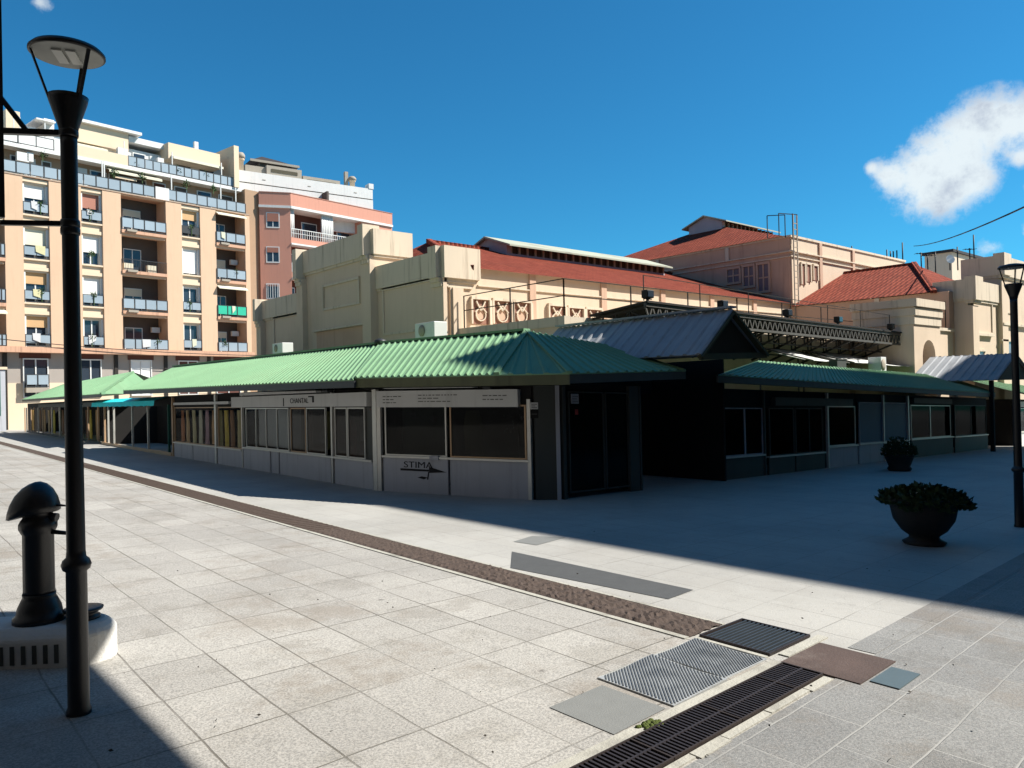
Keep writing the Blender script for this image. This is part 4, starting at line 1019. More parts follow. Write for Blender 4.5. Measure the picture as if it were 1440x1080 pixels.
# faint wares in the corner kiosk
for s_, n, h0, h1, w, lab in ((.5, 'white', 1.45, 1.55, .14, 'small white ware on the left inside the corner kiosk window'), (1.0, 'white', 1.36, 1.50, .13, 'small white ware in the middle of the corner kiosk window'), (1.42, 'charcoal', .75, 1.5, .3, 'dark coat inside the corner kiosk window'), (1.9, 'olive', .75, 1.6, .45, 'olive cloth in the right window of the corner kiosk')):
    garment(F1, s_, h0, h1, GM[n], lab, w=w, d=-.5, group='wares inside the corner kiosk')
mb = MB(); mb.box(F1, .2, 1.25, -.60, -.55, .5, 1.68, True); mb.build('reflection_panel', M['dpanel2'], k1)  # board behind the left pane stands in for the reflection there
mb = MB()
sg = F1.S(715, 600)
tw = thing('wire_stand', 'wire stand with small pale tags behind the right window of the corner kiosk', 'display stand', F1.P(sg, -.4, .72, True))
mb.bar(F1.P(sg, -.4, .72, True), F1.P(sg, -.4, 1.6, True), .015); mb.build('pole', M['steelg'], tw)
mb = MB()
for i in range(22):
    a = F1.P(sg+random.uniform(-.28, .28), -.4+random.uniform(-.1, .1), random.uniform(1.2, 1.58), True); mb.bar(a, a+Vector((.0, .012, -.03)), .02, .004)
mb.build('tags', M['whitep'], tw)['kind'] = 'stuff'
# --- chamfer panel and notices
ch = stall('narrow dark grey cut corner of the kiosk carrying two small notices', FCh, 0.0, FCh.L, depth=.3, base=(), wins=(), posts=(), wt=2.0)
mb = MB(); mb.box(FCh, .02, FCh.L-.02, -.05, 0, -.05, 2.05, True); mb.build('panel', M['dpanel'], ch)
mb = MB(); mb.box(FCh, FCh.L-.05, FCh.L+.02, -.02, .03, -.05, 2.05, True); mb.build('post', M['panel'], ch)
sn = FCh.S(751, 570)
def notice(F, s0, s1, h0, h1, m, label, d=.001, lines=None):
    mb = MB(); mb.box(F, s0, s1, d, d+.012, h0, h1, True); x, y = F.xy((s0+s1)/2, d); t = thing('notice', label, 'notice', (x, y, gz(x, y)+h0)); mb.build('board', M[m], t)
    if lines:
        for i in range(lines):
            h = h1-(h1-h0)*(i+1)/(lines+1); mb = MB(); mb.box(F, s0+.02, s1-.02-(i % 2)*.03, d+.0125, d+.015, h-.008, h+.004, True); mb.build('print', M['greyink'], t)
notice(FCh, sn-.07, sn+.07, 1.62, 1.74, 'whitep', 'white notice at the top on the cut corner of the kiosk', lines=3)
notice(FCh, sn-.07, sn+.07, 1.46, 1.61, 'dark', 'dark notice with a pale edge below the white one', lines=1)
# --- right side of the corner kiosk: dark glazed door side
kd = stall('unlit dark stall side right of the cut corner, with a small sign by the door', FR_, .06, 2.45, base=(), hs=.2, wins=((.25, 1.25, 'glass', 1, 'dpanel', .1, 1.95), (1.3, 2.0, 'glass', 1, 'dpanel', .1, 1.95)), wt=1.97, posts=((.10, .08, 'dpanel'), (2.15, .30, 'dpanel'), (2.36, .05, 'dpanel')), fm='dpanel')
sn = FR_.S(806, 548); notice(FR_, sn-.10, sn+.10, 1.72, 1.90, 'panel', 'grey sign high on the dark stall beside the passage', d=.03, lines=3)
notice(FR_, sn+.0, sn+.08, 1.52, 1.62, 'red', 'small red plate under the grey sign', d=.03)
def bulb(px, py, F, d, lab):
    p = HP(F, px, py, d); mb = MB(); mb.lathe(p, [(0, -.05), (.04, -.035), (.045, 0), (.02, .04), (.02, .07)], 12); o = mb.build('lamp_globe', M['whitep']); tag(o, lab, 'lamp')
bulb(835, 527, FR_, .5, 'small white globe lamp under the corner eave')
# --- passage with grey gabled roof
yg0 = 8.6
def gp_(px, py, y): a, z = W0.hit(px, py, -y); return Vector((a, y, z))
gl, gr, ga = gp_(986, 498, yg0), gp_(1079, 496, yg0+.05), gp_(1031, 435, yg0)
zf_ = (gl.z+gr.z)/2
yback = 13.6
gb = Vector((0, yback-yg0, 0))
zb2 = W0.hit(790, 463, -yback)[1]
pa = thing('entrance_roof', 'weathered grey gabled metal roof over the dark passage', 'roof', (13.3, 11, gz(13.3, 11)))
ga2 = Vector((ga.x+.05, yback, ga.z)); gl2 = gl+gb; gr2 = gr+gb
mb = MB(); mb.ribbed(gl2, gl, ga2, ga, .30, .03, wob=.006); mb.build('sheet', M['greyroof'], pa)
mb = MB(); mb.ribbed(gr, gr2, ga, ga2, .30, .03); mb.build('sheet', M['greyroof'], pa)
mb = MB(); mb.prism([gl+Vector((.16, .12, 0)), gr+Vector((-.16, .12, 0)), ga+Vector((0, .12, -.14))], (0, .05, 0)); mb.build('gable', M['wood'], pa)
for a, b in ((gl, ga), (gr, ga)):
    mb = MB(); mb.bar(a+Vector((0, .02, -.06)), b+Vector((0, .02, -.06)), .05, .13, up=(0, 1, 0)); mb.build('barge_board', M['gabletrim'], pa)
mb = MB(); mb.bar(gl+Vector((0, .03, -.05)), gr+Vector((0, .03, -.05)), .05, .12); mb.build('tie_beam', M['gabletrim'], pa)
mb = MB(); mb.bar(ga+UP*.05, ga2+UP*.05, .22, .04); mb.build('ridge_cap', M['greyroof'], pa)
mb = MB(); mb.wbox(11.0, 14.93, 11.95, 12.02, 2.0, 3.05, True); mb.build('back_shade_board', M['dark'], pa); mb = MB(); mb.wbox(14.94, 15.0, 9.95, 12.0, .0, 2.75, True); mb.build('side_shade_board', M['dark'], pa)  # dark boards added to stand in for the deep shade under the roof
# open passage: back wall and slats coloured dark for its deep shade
bs = thing('passage_backing', 'dark back wall of the open passage, its deep shade put into the colour', 'back wall', (13.5, 13.9, gz(13.5, 13.9)))
mb = MB(); mb.wbox(11.2, 15.6, 13.7, 13.8, -.2, 2.95, True); mb.build('frame', M['dark'], bs)
mb = MB()
for i in range(22): mb.wbox(12.3, 14.5, 13.66, 13.69, .0+.1*i, .085+.1*i, True)
mb.build('slats', M['darkwood'], bs)
# --- right wing
SRr = lambda px: FR_.S(px, 640)
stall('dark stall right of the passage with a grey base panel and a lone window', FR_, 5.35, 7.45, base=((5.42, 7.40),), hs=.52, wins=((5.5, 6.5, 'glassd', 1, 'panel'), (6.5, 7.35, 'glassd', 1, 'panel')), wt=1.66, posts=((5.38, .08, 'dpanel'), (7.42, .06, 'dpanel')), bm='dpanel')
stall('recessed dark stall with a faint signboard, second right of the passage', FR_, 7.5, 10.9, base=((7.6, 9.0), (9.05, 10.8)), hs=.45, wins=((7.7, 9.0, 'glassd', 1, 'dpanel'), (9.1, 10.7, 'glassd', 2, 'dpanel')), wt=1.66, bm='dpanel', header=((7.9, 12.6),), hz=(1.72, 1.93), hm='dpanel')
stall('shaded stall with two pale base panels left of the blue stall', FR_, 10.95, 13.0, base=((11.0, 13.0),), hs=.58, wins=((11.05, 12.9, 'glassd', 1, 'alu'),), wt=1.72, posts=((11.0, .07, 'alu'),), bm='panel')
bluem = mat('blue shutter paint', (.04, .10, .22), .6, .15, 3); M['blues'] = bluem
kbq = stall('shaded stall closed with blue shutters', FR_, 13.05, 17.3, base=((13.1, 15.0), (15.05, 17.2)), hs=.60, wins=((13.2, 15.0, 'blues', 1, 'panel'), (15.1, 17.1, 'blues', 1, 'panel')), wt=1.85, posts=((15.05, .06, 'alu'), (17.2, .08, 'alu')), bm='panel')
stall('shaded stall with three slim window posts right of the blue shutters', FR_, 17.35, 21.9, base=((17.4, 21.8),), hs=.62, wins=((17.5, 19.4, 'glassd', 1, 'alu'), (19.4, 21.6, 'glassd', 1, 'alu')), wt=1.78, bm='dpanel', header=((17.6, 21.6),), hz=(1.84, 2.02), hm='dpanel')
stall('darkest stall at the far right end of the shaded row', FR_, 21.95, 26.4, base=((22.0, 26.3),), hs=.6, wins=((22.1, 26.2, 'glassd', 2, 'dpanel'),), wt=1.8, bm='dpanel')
r0 = HP(FR_, 1010, 527, .75); r1 = HP(FR_, 1400, 553, .75); q0 = HP(FR_, 1066, 508, -1.8); q1 = HP(FR_, 1330, 529, -1.8)
tr = thing('stall_roof', 'dark green ribbed metal roof in shade over the right row of stalls', 'roof', (25, 12, gz(25, 12)))
mb = MB(); mb.ribbed(r0, r1, q0, q1, .26, .03); mb.build('ribbed_sheet', M['green'], tr)
mb = MB(); b0_ = mirror(q0, -.55, FR_, 2.0); b1_ = mirror(q1, -.55, FR_, 2.0); mb.ribbed(b1_, b0_, q1, q0, .3, .03); mb.build('back_sheet', M['green'], tr)
mb = MB(); mb.face([r1, b1_, q1]); mb.build('hip_sheet', M['green'], tr); mb = MB(); mb.face([r0, q0, b0_]); mb.build('hip_sheet', M['green'], tr)
fascia(r0, r1, .14, None).build('fascia', M['dpanel'], tr)
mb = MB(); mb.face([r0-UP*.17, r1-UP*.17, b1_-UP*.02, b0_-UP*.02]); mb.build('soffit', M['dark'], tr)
# white tarpaulin roofs behind
def tarp(pl, label, dA=-2.6, dB=-4.6, drop=.35):
    t = thing('tarpaulin_roof', label, 'tarpaulin', HP(FR_, pl[0][0], pl[0][1], dB), group='white tarpaulin roofs')
    P1 = HP(FR_, pl[0][0], pl[0][1], dB); P2 = HP(FR_, pl[1][0], pl[1][1], dB)
    N, K = 12, 6; mb = MB(); s1_ = FR_.hit(*pl[0], dB)[0]; s2_ = FR_.hit(*pl[1], dB)[0]; g = []
    for i in range(N+1):
        row = []
        for j in range(K+1):
            u, v = i/N, j/K; s_ = s1_+(s2_-s1_)*u; d = dA+(dB-dA)*v
            z = P1.z+(P2.z-P1.z)*u-drop*(1-v)-.05*math.sin(math.pi*v)*(1+math.sin(u*9))+random.uniform(-.012, .012)
            row.append(FR_.P(s_, d, z))
        g.append(row)
    for i in range(N):
        for j in range(K): mb.face([g[i][j], g[i+1][j], g[i+1][j+1], g[i][j+1]], True)
    mb.build('sheet', M['tarp'], t)
    mb = MB(); mb.path([g[0][0], g[0][K], g[N][K], g[N][0]], .03, 6); mb.build('frame', M['steelg'], t)
    mb = MB()
    for q in (g[0][K], g[N][K]): mb.tube((q.x, q.y, gz(q.x, q.y)), q, .035, n=6)
    mb.build('posts', M['steelg'], t)
tarp(((1068, 489), (1122, 494)), 'white tarpaulin roof nearest the gabled entrance roof', drop=.55)
tarp(((1129, 493), (1222, 502)), 'white tarpaulin roof in the middle, below the lattice canopy', drop=.55)
tarp(((1226, 503), (1300, 511)), 'white tarpaulin roof farthest right, beside the air conditioner', drop=.55)
# second grey gable roof near the arm
xr2 = 35.8
FG = Fr(xr2, 0, -math.pi/2)
A1 = FG.hit(1430, 497); A2 = FG.hit(1308, 503)
Rn = Vector((xr2, -A1[0], A1[1])); Rf = Vector((xr2, -A2[0], A1[1]))
t = thing('entrance_roof', 'blue grey metal roof behind the far right end of the shaded stalls', 'roof', (35, 12, gz(35, 12)))
En = Rn+Vector((-2.4, 0, -1.05)); Ef = Rf+Vector((-2.4, 0, -1.05)); En2 = Rn+Vector((2.4, 0, -1.05)); Ef2 = Rf+Vector((2.4, 0, -1.05))
mb = MB(); mb.ribbed(Ef, En, Rf, Rn, .32, .03); mb.build('sheet', M['greyroof'], t)
mb = MB(); mb.ribbed(En2, Ef2, Rn, Rf, .32, .03); mb.build('sheet', M['greyroof'], t)
mb = MB(); mb.face([En+Vector((.1, .1, 0)), En2+Vector((-.1, .1, 0)), Rn+Vector((0, .1, -.08))]); mb.build('gable', M['wood'], t)
for x in (En.x+.2, En2.x-.2):
    mb = MB(); mb.wbox(x-.07, x+.07, Rn.y+.2, Rn.y+.34, gz(x, Rn.y)-.1, En.z-.02); mb.build('post', M['dark'], t)
# stalls beyond, sunlit, far right
FO = Fr(39.5, 11.2, 0.06)
stall('small sunlit stall past the end of the shaded row at the right edge', FO, 0, 7.5, base=((.1, 3.5), (3.6, 7.4)), hs=.6, wins=((.2, 3.4, 'glass', 2, 'alu'), (3.7, 7.3, 'glass', 2, 'alu')), wt=1.7, header=((.2, 7.3),), bm='whitep', hz=(1.75, 2.0))
t = thing('stall_roof', 'bright green roof of the sunlit stall at the right edge', 'roof', (43, 11, gz(43, 11)))
a, b, c, d = FO.P(-.6, .7, 2.25, True), FO.P(8, .7, 2.25, True), FO.P(-.6, -2, 3.1, True), FO.P(8, -2, 3.1, True)
mb = MB(); mb.ribbed(a, b, c, d, .26, .03); mb.build('ribbed_sheet', M['green'], t)
# air conditioners
def ac(F, px, py, d, w, h, label, dep=.3, fan=True):
    s_, z = F.hit(px, py, d); c = F.P(s_, d, z)
    t = thing('air_conditioner', label, 'air conditioner', c, group='air conditioner units')
    mb = MB(); mb.box(F, s_-w/2, s_+w/2, d-dep, d, z, z+h); mb.build('casing', M['whitep'], t, bevel=.015)
    if fan:
        mb = MB(); q = F.P(s_-w*.12, d+.012, z+h/2); rot = Matrix(((F.s[0], 0, F.n[0]), (F.s[1], 0, F.n[1]), (0, 1, 0)))
        mb.lathe((0, 0, 0), [(h*.36, 0), (h*.36, .01), (h*.1, .014), (0, .014)], 20); mb.v = [q+rot@v for v in mb.v]; mb.build('fan_grille', M['greycap'], t)
    mb = MB()
    for k in (-1, 1): mb.box(F, s_+k*w*.35-.03, s_+k*w*.35+.03, d-dep, d+.02, z-.35, z-.001)
    mb.build('feet', M['steelg'], t)
ac(F2, 597, 476, -3.4, .95, .42, 'white air conditioner on the green roof in front of the hall gable', dep=.4)
ac(F2, 390, 497, -3.0, .9, .36, 'small white air conditioner far along the green roof ridge', dep=.4)
ac(FR_, 1243, 524, -2.3, .55, .62, 'white air conditioner behind the shaded green roof', dep=.5)
mb = MB(); s_ = FR_.hit(1184, 518, -2.3); mb.box(FR_, s_[0]-.38, s_[0]+.38, -2.6, -2.3, s_[1]-.4, s_[1]+.30); mb.box(FR_, s_[0]-.40, s_[0]+.40, -2.62, -2.28, s_[1]+.301, s_[1]+.33)
tag(mb.build('vent_box', M['dpanel']), 'dark metal vent box on the ridge of the shaded green roof', 'vent')
# --- turquoise awning stall
kt = stall('open dark stall with slim posts below the turquoise awning', F2, S2(143), S2(242.5), base=(), hs=.1, wins=(), wt=1.75, posts=tuple((S2(p, 600), .07, m_, 1.8) for p, m_ in ((147, 'alub'), (152, 'alu'), (160, 'alu'), (186, 'alu'), (208, 'alu'), (237, 'greenboard'))), fm='alub')
mb = MB(); mb.box(F2, S2(144), S2(242), -.05, .03, -.02, .12, True); mb.build('threshold', M['alub'], kt)
aw = thing('awning', 'turquoise canvas awning over the open dark stall', 'awning', F2.P(S2(190, 565), .3, 1.8, True))
mb = MB(); sa, sb = S2(146, 565), S2(239, 565); n = 40
pr = None
for i in range(n+1):
    s_ = sa+(sb-sa)*i/n; w = .015*math.sin(i*1.3); row = [F2.P(s_, .0, 2.10, True), F2.P(s_, .50+w, 1.94, True), F2.P(s_, .52+w, 1.74+.025*abs(math.sin(i*.9)), True)]
    if pr: mb.face([pr[1], row[1], row[0], pr[0]], True); mb.face([pr[2], row[2], row[1], pr[1]], True)
    pr = row
mb.build('canvas', M['turq'], aw)
# --- far stall row with its own roof
far = stall('farthest stall row with brown slats and rolls behind many slim posts', F2, .3, S2(142), base=(), hs=.1, wins=(), wt=1.75, posts=tuple((S2(p, 600), .10, m_, 1.8) for p, m_ in ((35, 'alub'), (37.5, 'alu'), (44, 'alub'), (48, 'alub'), (54, 'alu'), (60, 'alub'), (73, 'alu'), (84, 'alu'), (112, 'alu'), (124, 'alub'), (138, 'alub'))), fm='alub', header=((S2(55, 570), S2(140, 570)),), hz=(1.78, 2.0), hm='dpanel')
mb = MB(); mb.box(F2, .5, S2(141), -.05, .03, -.02, .10, True); mb.build('threshold', M['dpanel'], far)
k = 0
cols = ['ochre', 'brown', 'camel', 'tan', 'rust', 'mustard', 'sand', 'brown', 'ochre', 'camel', 'rust', 'tan', 'ochre', 'brown', 'mustard', 'camel']
for i, px in enumerate((41, 51, 57, 63, 67, 70, 78, 82, 89, 93, 97, 101, 106, 115, 120, 129)):
    garment(F2, S2(px, 600), .15, 1.62, GM[cols[i]], f'{cols[i]} cloth hanging in the farthest stall row, number {i+1} counted from its left end', w=.62 if px < 90 else .4, d=-.25, group='cloths hanging in the farthest stall row')
t = thing('stall_roof', 'far light green hipped roof at the left end of the row', 'roof', (10, 55, gz(10, 55)))
fa, fb_ = HP(F2, 31, 562, .75), HP(F2, 141, 554, .75); ra, rb = HP(F2, 88, 541, -1.8), HP(F2, 187, 523, -1.8); ra = Vector((ra.x, ra.y, ra.z)); 
gcor = HP(F2, 194, 548, -1.9)
mb = MB(); mb.ribbed(fa, fb_, ra, rb, .3, .03); mb.build('ribbed_sheet', M['green'], t)
bk = mirror(rb, -.9, F2, 2.3); bk0 = mirror(ra, -.9, F2, 2.3)
mb = MB(); mb.ribbed(bk, bk0, rb, ra, .4, .03); mb.build('back_sheet', M['green'], t)
gdn = Vector((rb.x, rb.y-.3, fb_.z))
mb = MB(); mb.face([fb_, gdn+Vector((1.2, 0, 0)), rb]); mb.build('gable_sheet', M['green'], t); mb = MB(); mb.face([fa, ra, bk0]); mb.build('gable_sheet', M['green'], t)
for a, b in ((fb_, rb), (fb_, gdn), (fb_.lerp(rb, .55), gdn.lerp(rb, .5)), (fb_.lerp(rb, .55), gdn)):
    mb = MB(); mb.bar(a+Vector((0, -.05, .02)), b+Vector((0, -.05, .02)), .07); mb.build('frame_bar', M['green'], t)
fascia(fa, fb_, .12, None).build('fascia', M['raildark'], t)
# cable along the stall roof and red led
p = F1.P(-.12, .08, 1.62, True); mb = MB(); mb.lathe(p, [(0, -.012), (.012, 0), (0, .012)], 8); tag(mb.build('signal_light', M['red']), 'tiny red light between the lettered stall and the corner kiosk', 'light')
# ------------------------------------------------------------------ apartment block, far left
FA_ = Fr(9.5, 73.9, math.atan2(.150, .989))
AS = lambda px, py=400, d=0: FA_.S(px, py, d)
AZ = lambda px, py, d=0: FA_.Z(px, py, d)
apt = thing('apartment_building', 'tall peach apartment block with rows of balconies and terraced top floors', 'building', (20, 76, gz(20, 76)))
def ab(s0, s1, d0, d1, z0, z1, name, m, par=None):
    mb = MB(); mb.box(FA_, s0, s1, d0, d1, z0, z1); return mb.build(name, M[m], par or apt)
sL0 = -9.0; sE = AS(352)
zc0_, zc1_ = 5.55, 6.02
ab(sL0, sE-.02, -12, -1.90, -2, 20.2, 'body', 'brownw')
ab(sL0, sE+.1, -1.899, .05, 20.2, AZ(12, 244), 'top_band', 'peachband')
ab(sL0, sE+.1, -1.899, .45, zc0_, zc1_, 'cornice', 'peachband')
rows = [20.1-3.68*k for k in range(4)]
cols_ = [(8, 34), (71, 116), (146, 172), (235, 257), (283, 305), (346, 352.5)]
for a, b in cols_: ab(AS(a), AS(b), -1.898, 0, zc1_+.001, 20.199, 'pier', 'peach')
def bay(a, b, kinds):
    s0, s1 = AS(a)+.001, AS(b)-.001; s0w, s1w = s0+.18, s1-.18
    for k, (bl, blh, rail, cur) in enumerate(kinds):
        zt = rows[k]-.45; zb = zt-2.55
        top = 20.198 if k == 0 else rows[k-1]-.45-2.56
        ab(s0, s1, -1.897, -.22, zt+.001, top, 'spandrel', 'creamp')
        ab(s0, s1, -1.897, -.10, zt+.15, zt+.45, 'lintel', 'creamp')
        mb = MB(); w = .09
        mb.box(FA_, s0, s0w, -.6, -.23, zb, zt); mb.box(FA_, s1w, s1, -.6, -.23, zb, zt)
        mb.box(FA_, s0w, s1w, -.6, -.5, zt-w, zt); mb.box(FA_, s0w, s1w, -.6, -.5, zb, zb+w); c = (s0w+s1w)/2; mb.box(FA_, c-.05, c+.05, -.6, -.5, zb+w, zt-w)
        mb.box(FA_, s0w, s0w+w, -.6, -.5, zb+w, zt-w); mb.box(FA_, s1w-w, s1w, -.6, -.5, zb+w, zt-w)
        wd = mb.build('window', M['whitep'], apt)
        mb = MB(); mb.box(FA_, s0w+.02, s1w-.02, -.57, -.55, zb+.02, zt-.02); mb.build('pane', M['wglass'], wd)
        if blh: mb = MB(); mb.box(FA_, s0w+.005, s1w-.005, -.47, -.42, zt-2.5*blh, zt-.003); mb.build('roller_blind', M[bl], wd)
        if cur:
            mb = MB()
            for q in (0, 1):
                e0, e1 = (s0w+.1, s0w+.45) if q == 0 else (s1w-.45, s1w-.1)
                mb.prism([FA_.P(e0, -.66, zb+.1), FA_.P(e1, -.66, zb+.1), FA_.P(e1+(.25 if q == 0 else 0), -.66, zt-.1), FA_.P(e0-(0 if q == 0 else .25), -.66, zt-.1)], (0, .03, 0))
            mb.build('curtain', M['curtain'], wd)
        if rail:
            mb = MB(); mb.box(FA_, s0+.03, s1-.03, -.10, -.06, zb+.98, zb+1.03); mb.box(FA_, s0+.03, s1-.03, -.10, -.06, zb+.06, zb+.11)
            for q in range(3): c = s0+.05+(s1-s0-.1)*q/2; mb.box(FA_, c-.02, c+.02, -.12, -.05, zb-.02, zb+1.0)
            rl = mb.build('balcony_rail', M['raildark'], apt)
            mb = MB(); mb.box(FA_, s0+.08, s1-.08, -.095, -.065, zb+.30, zb+.97); mb.build('rail_panel', M[rail], rl)
        ab(s0, s1, -.6, -.02, zb-.14, zb-.003, 'sill', 'creamp')
    ab(s0, s1, -1.897, -.22, zc1_+.001, rows[3]-.45-2.56-.14, 'spandrel', 'creamp')
    ab(s0, s1, -1.89, -.85, zc1_, 20.1, 'room_wall', 'dark')
bay(34, 71, [('blindw', .45, 'railblue', 0), ('blindc', .55, 'railblue', 0), ('blindt', .38, 'railblue', 0), ('blindp' if 0 else 'blindt', .36, 'railblue', 1)])
bay(116, 146, [('blindp', .50, 'railblue', 0), ('blindw', .58, None, 0), ('blindw', .62, 'railblue', 0), ('blindw', 0, 'railblue', 1)])
bay(257, 283, [('blindt', .35, 'raildark', 0), ('blindw', .95, None, 0), ('blindw', .08, 'railblue', 1), ('blindw', 0, 'railblue', 1)])
def glass_rail(F, s0, s1, d, z, h, pm, par, n=4, name='balcony_rail', g=.25):
    mb = MB(); mb.box(F, s0, s1, d-.05, d, z+h-.05, z+h); mb.box(F, s0, s1, d-.05, d, z+.06, z+.12)
    for q in range(n+1): c = s0+.03+(s1-s0-.06)*q/n; mb.box(F, c-.03, c+.03, d-.06, d+.01, z, z+h-.051)
    rl = mb.build(name, M['raildark'], par)
    for q in range(n):
        a = s0+.03+(s1-s0-.06)*q/n+.06; b = s0+.03+(s1-s0-.06)*(q+1)/n-.06
        mb = MB(); mb.box(F, a, b, d-.035, d-.015, z+g, z+h-.052); mb.build('rail_panel', M[pm], rl)
def loggia(a, b, specs, n=4):
    s0, s1 = AS(a)+.002, AS(b)-.002
    for k, (door, blind, rail, extra) in enumerate(specs):
        zt = rows[k]; zf = zt-3.20
        ab(s0, s1, -1.897, .12, zf-.28, zf, 'balcony_slab', 'peachband')
        if k == 0: pass
        ab(s0, s1, -.5, -.1, zt-.02, zt+.20-.001 if k else 20.199, 'beam', 'creamp' if extra & 1 else 'peach')
        c = s0+(s1-s0)*.42; mb = MB(); zd = zf+2.25
        w_ = (s1-s0)*.20
        mb.box(FA_, c-w_, c+w_, -1.89, -1.82, zd, zd+.08); 
        for q in (-w_, -.035, w_-.07): mb.box(FA_, c+q, c+q+.07, -1.89, -1.82, zf, zd-.001)
        dr = mb.build('balcony_door', M['whitep'], apt)
        mb = MB(); mb.box(FA_, c-w_+.02, c+w_-.02, -1.86, -1.84, zf+.05, zd-.02); mb.build('pane', M['wglass'], dr)
        if blind: mb = MB(); mb.box(FA_, c-w_+.03, c+w_-.03, -1.815, -1.79, zd-1.9*blind, zd-.01); mb.build('roller_blind', M['blindc'], dr)
        if rail == 'bars':
            mb = MB(); mb.box(FA_, s0, s1, .03, .07, zf+1.0, zf+1.05); q = s0
            while q < s1: mb.box(FA_, q, q+.02, .03, .06, zf, zf+1.0); q += .14
            mb.build('balcony_rail', M['raildark'], apt)
        else: glass_rail(FA_, s0, s1, .08, zf, 1.15, rail, apt, n)
        if extra & 2:
            ss = s1-.9; mb = MB(); mb.box(FA_, ss, ss+.75, -1.6, -1.3, zf+1.9, zf+2.4); mb.build('cooling_unit', M['whitep'], apt)
        if extra & 4:
            mb = MB(); mb.prism([FA_.P(s0+.02, -.2, zt-.02), FA_.P(s0+.02, .45, zt-.35), FA_.P(s0+.02, .45, zt-.45), FA_.P(s0+.02, -.2, zt-.12)], (FA_.s[0]*(s1-s0-.04), FA_.s[1]*(s1-s0-.04), 0)); mb.build('sun_blind', M['blindc'], apt)
        if extra & 8:
            for q in (.1, .62):
                mb = MB(); mb.box(FA_, s0+(s1-s0)*q, s0+(s1-s0)*(q+.2), -.9, -.5, zf, zf+.75); mb.build('balcony_furniture', M['blindc'], apt)
        zl = zf+.2; mb = MB(); q = s0+.4
        mb.box(FA_, q, q+.9, .14, .30, zf-.14, zf+.06); mb.build('planter_box', M['greycap'], apt)
loggia(-30, 8, [(1, .2, 'railblue', 0), (1, 0, 'railblue', 4), (1, .4, 'railblue', 0), (1, 0, 'railblue', 4)], 6)
loggia(172, 235, [(1, .3, 'railblue', 0), (1, 0, 'bars', 8), (1, .35, 'railblue', 8), (1, 0, 'railblue', 2)])
loggia(305, 346, [(1, 0, 'railblue', 4), (1, .8, 'railblue', 2), (1, 0, 'railgreen', 4), (1, .3, 'railblue', 2)], 3)
for px in (8.6, 171.5):
    pass
# first floor below the cornice
ab(sL0, sE+.05, -12, -.80, 3.0, zc0_-.001, 'first_floor_wall', 'greywall') if False else ab(sL0, sE+.05, -1.899, -.50, 3.05, zc0_-.001, 'first_floor_wall', 'greywall')
ab(sL0, sE+.05, -1.899, -.46, -2, 3.049, 'ground_floor_wall', 'creamp')
for a, b, m_ in ((36, 69, 'wglass'), (116, 144, 'wglass'), (188, 215, 'blindw'), (255, 280, 'maroon'), (308, 340, 'maroon')):
    s0, s1 = AS(a, 520), AS(b, 520); mb = MB(); zt, zb = 5.0, 1.9
    mb.box(FA_, s0-.08, s0, -.49, -.35, zb, zt); mb.box(FA_, s1, s1+.08, -.49, -.35, zb, zt); mb.box(FA_, s0-.08, s1+.08, -.49, -.35, zt+.001, zt+.1); mb.box(FA_, s0-.08, s1+.08, -.49, -.30, zb-.1, zb-.001)
    c = (s0+s1)/2; mb.box(FA_, c-.05, c+.05, -.44, -.38, zb, zt); wd = mb.build('window', M['whitep'], apt)
    mb = MB(); mb.box(FA_, s0, s1, -.455, -.445, zb, zt); mb.build('pane', M[m_], wd)
    mb = MB(); mb.box(FA_, s0-.3, s1+.3, -.49, -.44, zt+.101, zc0_-.002); mb.build('shutter_box', M['maroon'], wd)
for a in (9, 166, 236, 297, 348):
    s_ = AS(a, 500); ab(s_-.16, s_+.16, -.5, -.38, -2, zc0_-.002, 'downpipe', 'steel')
s0, s1 = AS(36, 540), AS(69, 540); glass_rail(FA_, s0, s1, .1, AZ(50, 545), 1.1, 'railblue', apt, 2)
ab(s0, s1, -.45, .15, AZ(50, 552), AZ(50, 545)-.005, 'balcony_slab', 'greycap')
# terraces above
z5 = AZ(12, 244)+.002
ab(sL0, sE, -12, .02, z5-.001, z5+.12, 'terrace_slab', 'greycap')
glass_rail(FA_, sL0, AS(346, 300), -.02, z5+.12, 1.05, 'railblue', apt, 30, g=.12)
d5 = -2.6; zt5 = AZ(200, 247, d5)
ab(sL0, sE, -12, d5, z5+.12, zt5, 'terrace_wall', 'tan')
for i, (a, b, m_) in enumerate(((14, 26, 'wglass'), (34, 50, 'whitep'), (58, 72, 'brownw'), (104, 122, 'white'), (126, 150, 'wglass'), (152, 176, 'brownw'), (180, 205, 'wglass'), (214, 232, 'maroon'), (244, 262, 'brownw'), (276, 296, 'wglass'), (306, 326, 'brownw'))):
    s0, s1 = AS(a, 250, d5), AS(b, 250, d5); mb = MB(); mb.box(FA_, s0, s1, d5, d5+.10, z5+.2, z5+2.3); o = mb.build('terrace_door', M['whitep'], apt)
    mb = MB(); mb.box(FA_, s0+.1, s1-.1, d5+.101, d5+.13, z5+.3, z5+2.2); mb.build('pane', M[m_], o)
ab(sL0, AS(348, 262, -1.4), -12, -1.4, zt5+.001, zt5+.32, 'terrace_slab', 'white')
z6 = zt5+.32
glass_rail(FA_, AS(180, 235, -1.5), AS(330, 262, -1.5), -1.45, z6, 1.0, 'railblue', apt, 14, g=.12)
glass_rail(FA_, sL0, AS(76, 200, -1.5), -1.45, z6, 1.0, 'whitep', apt, 10, g=.12)
ab(AS(103, 200, -1.4), AS(180, 200, -1.5), -1.8, -1.45, z6, z6+.95, 'parapet', 'creamp')
d6 = -3.8; zt6 = AZ(140, 200, d6)
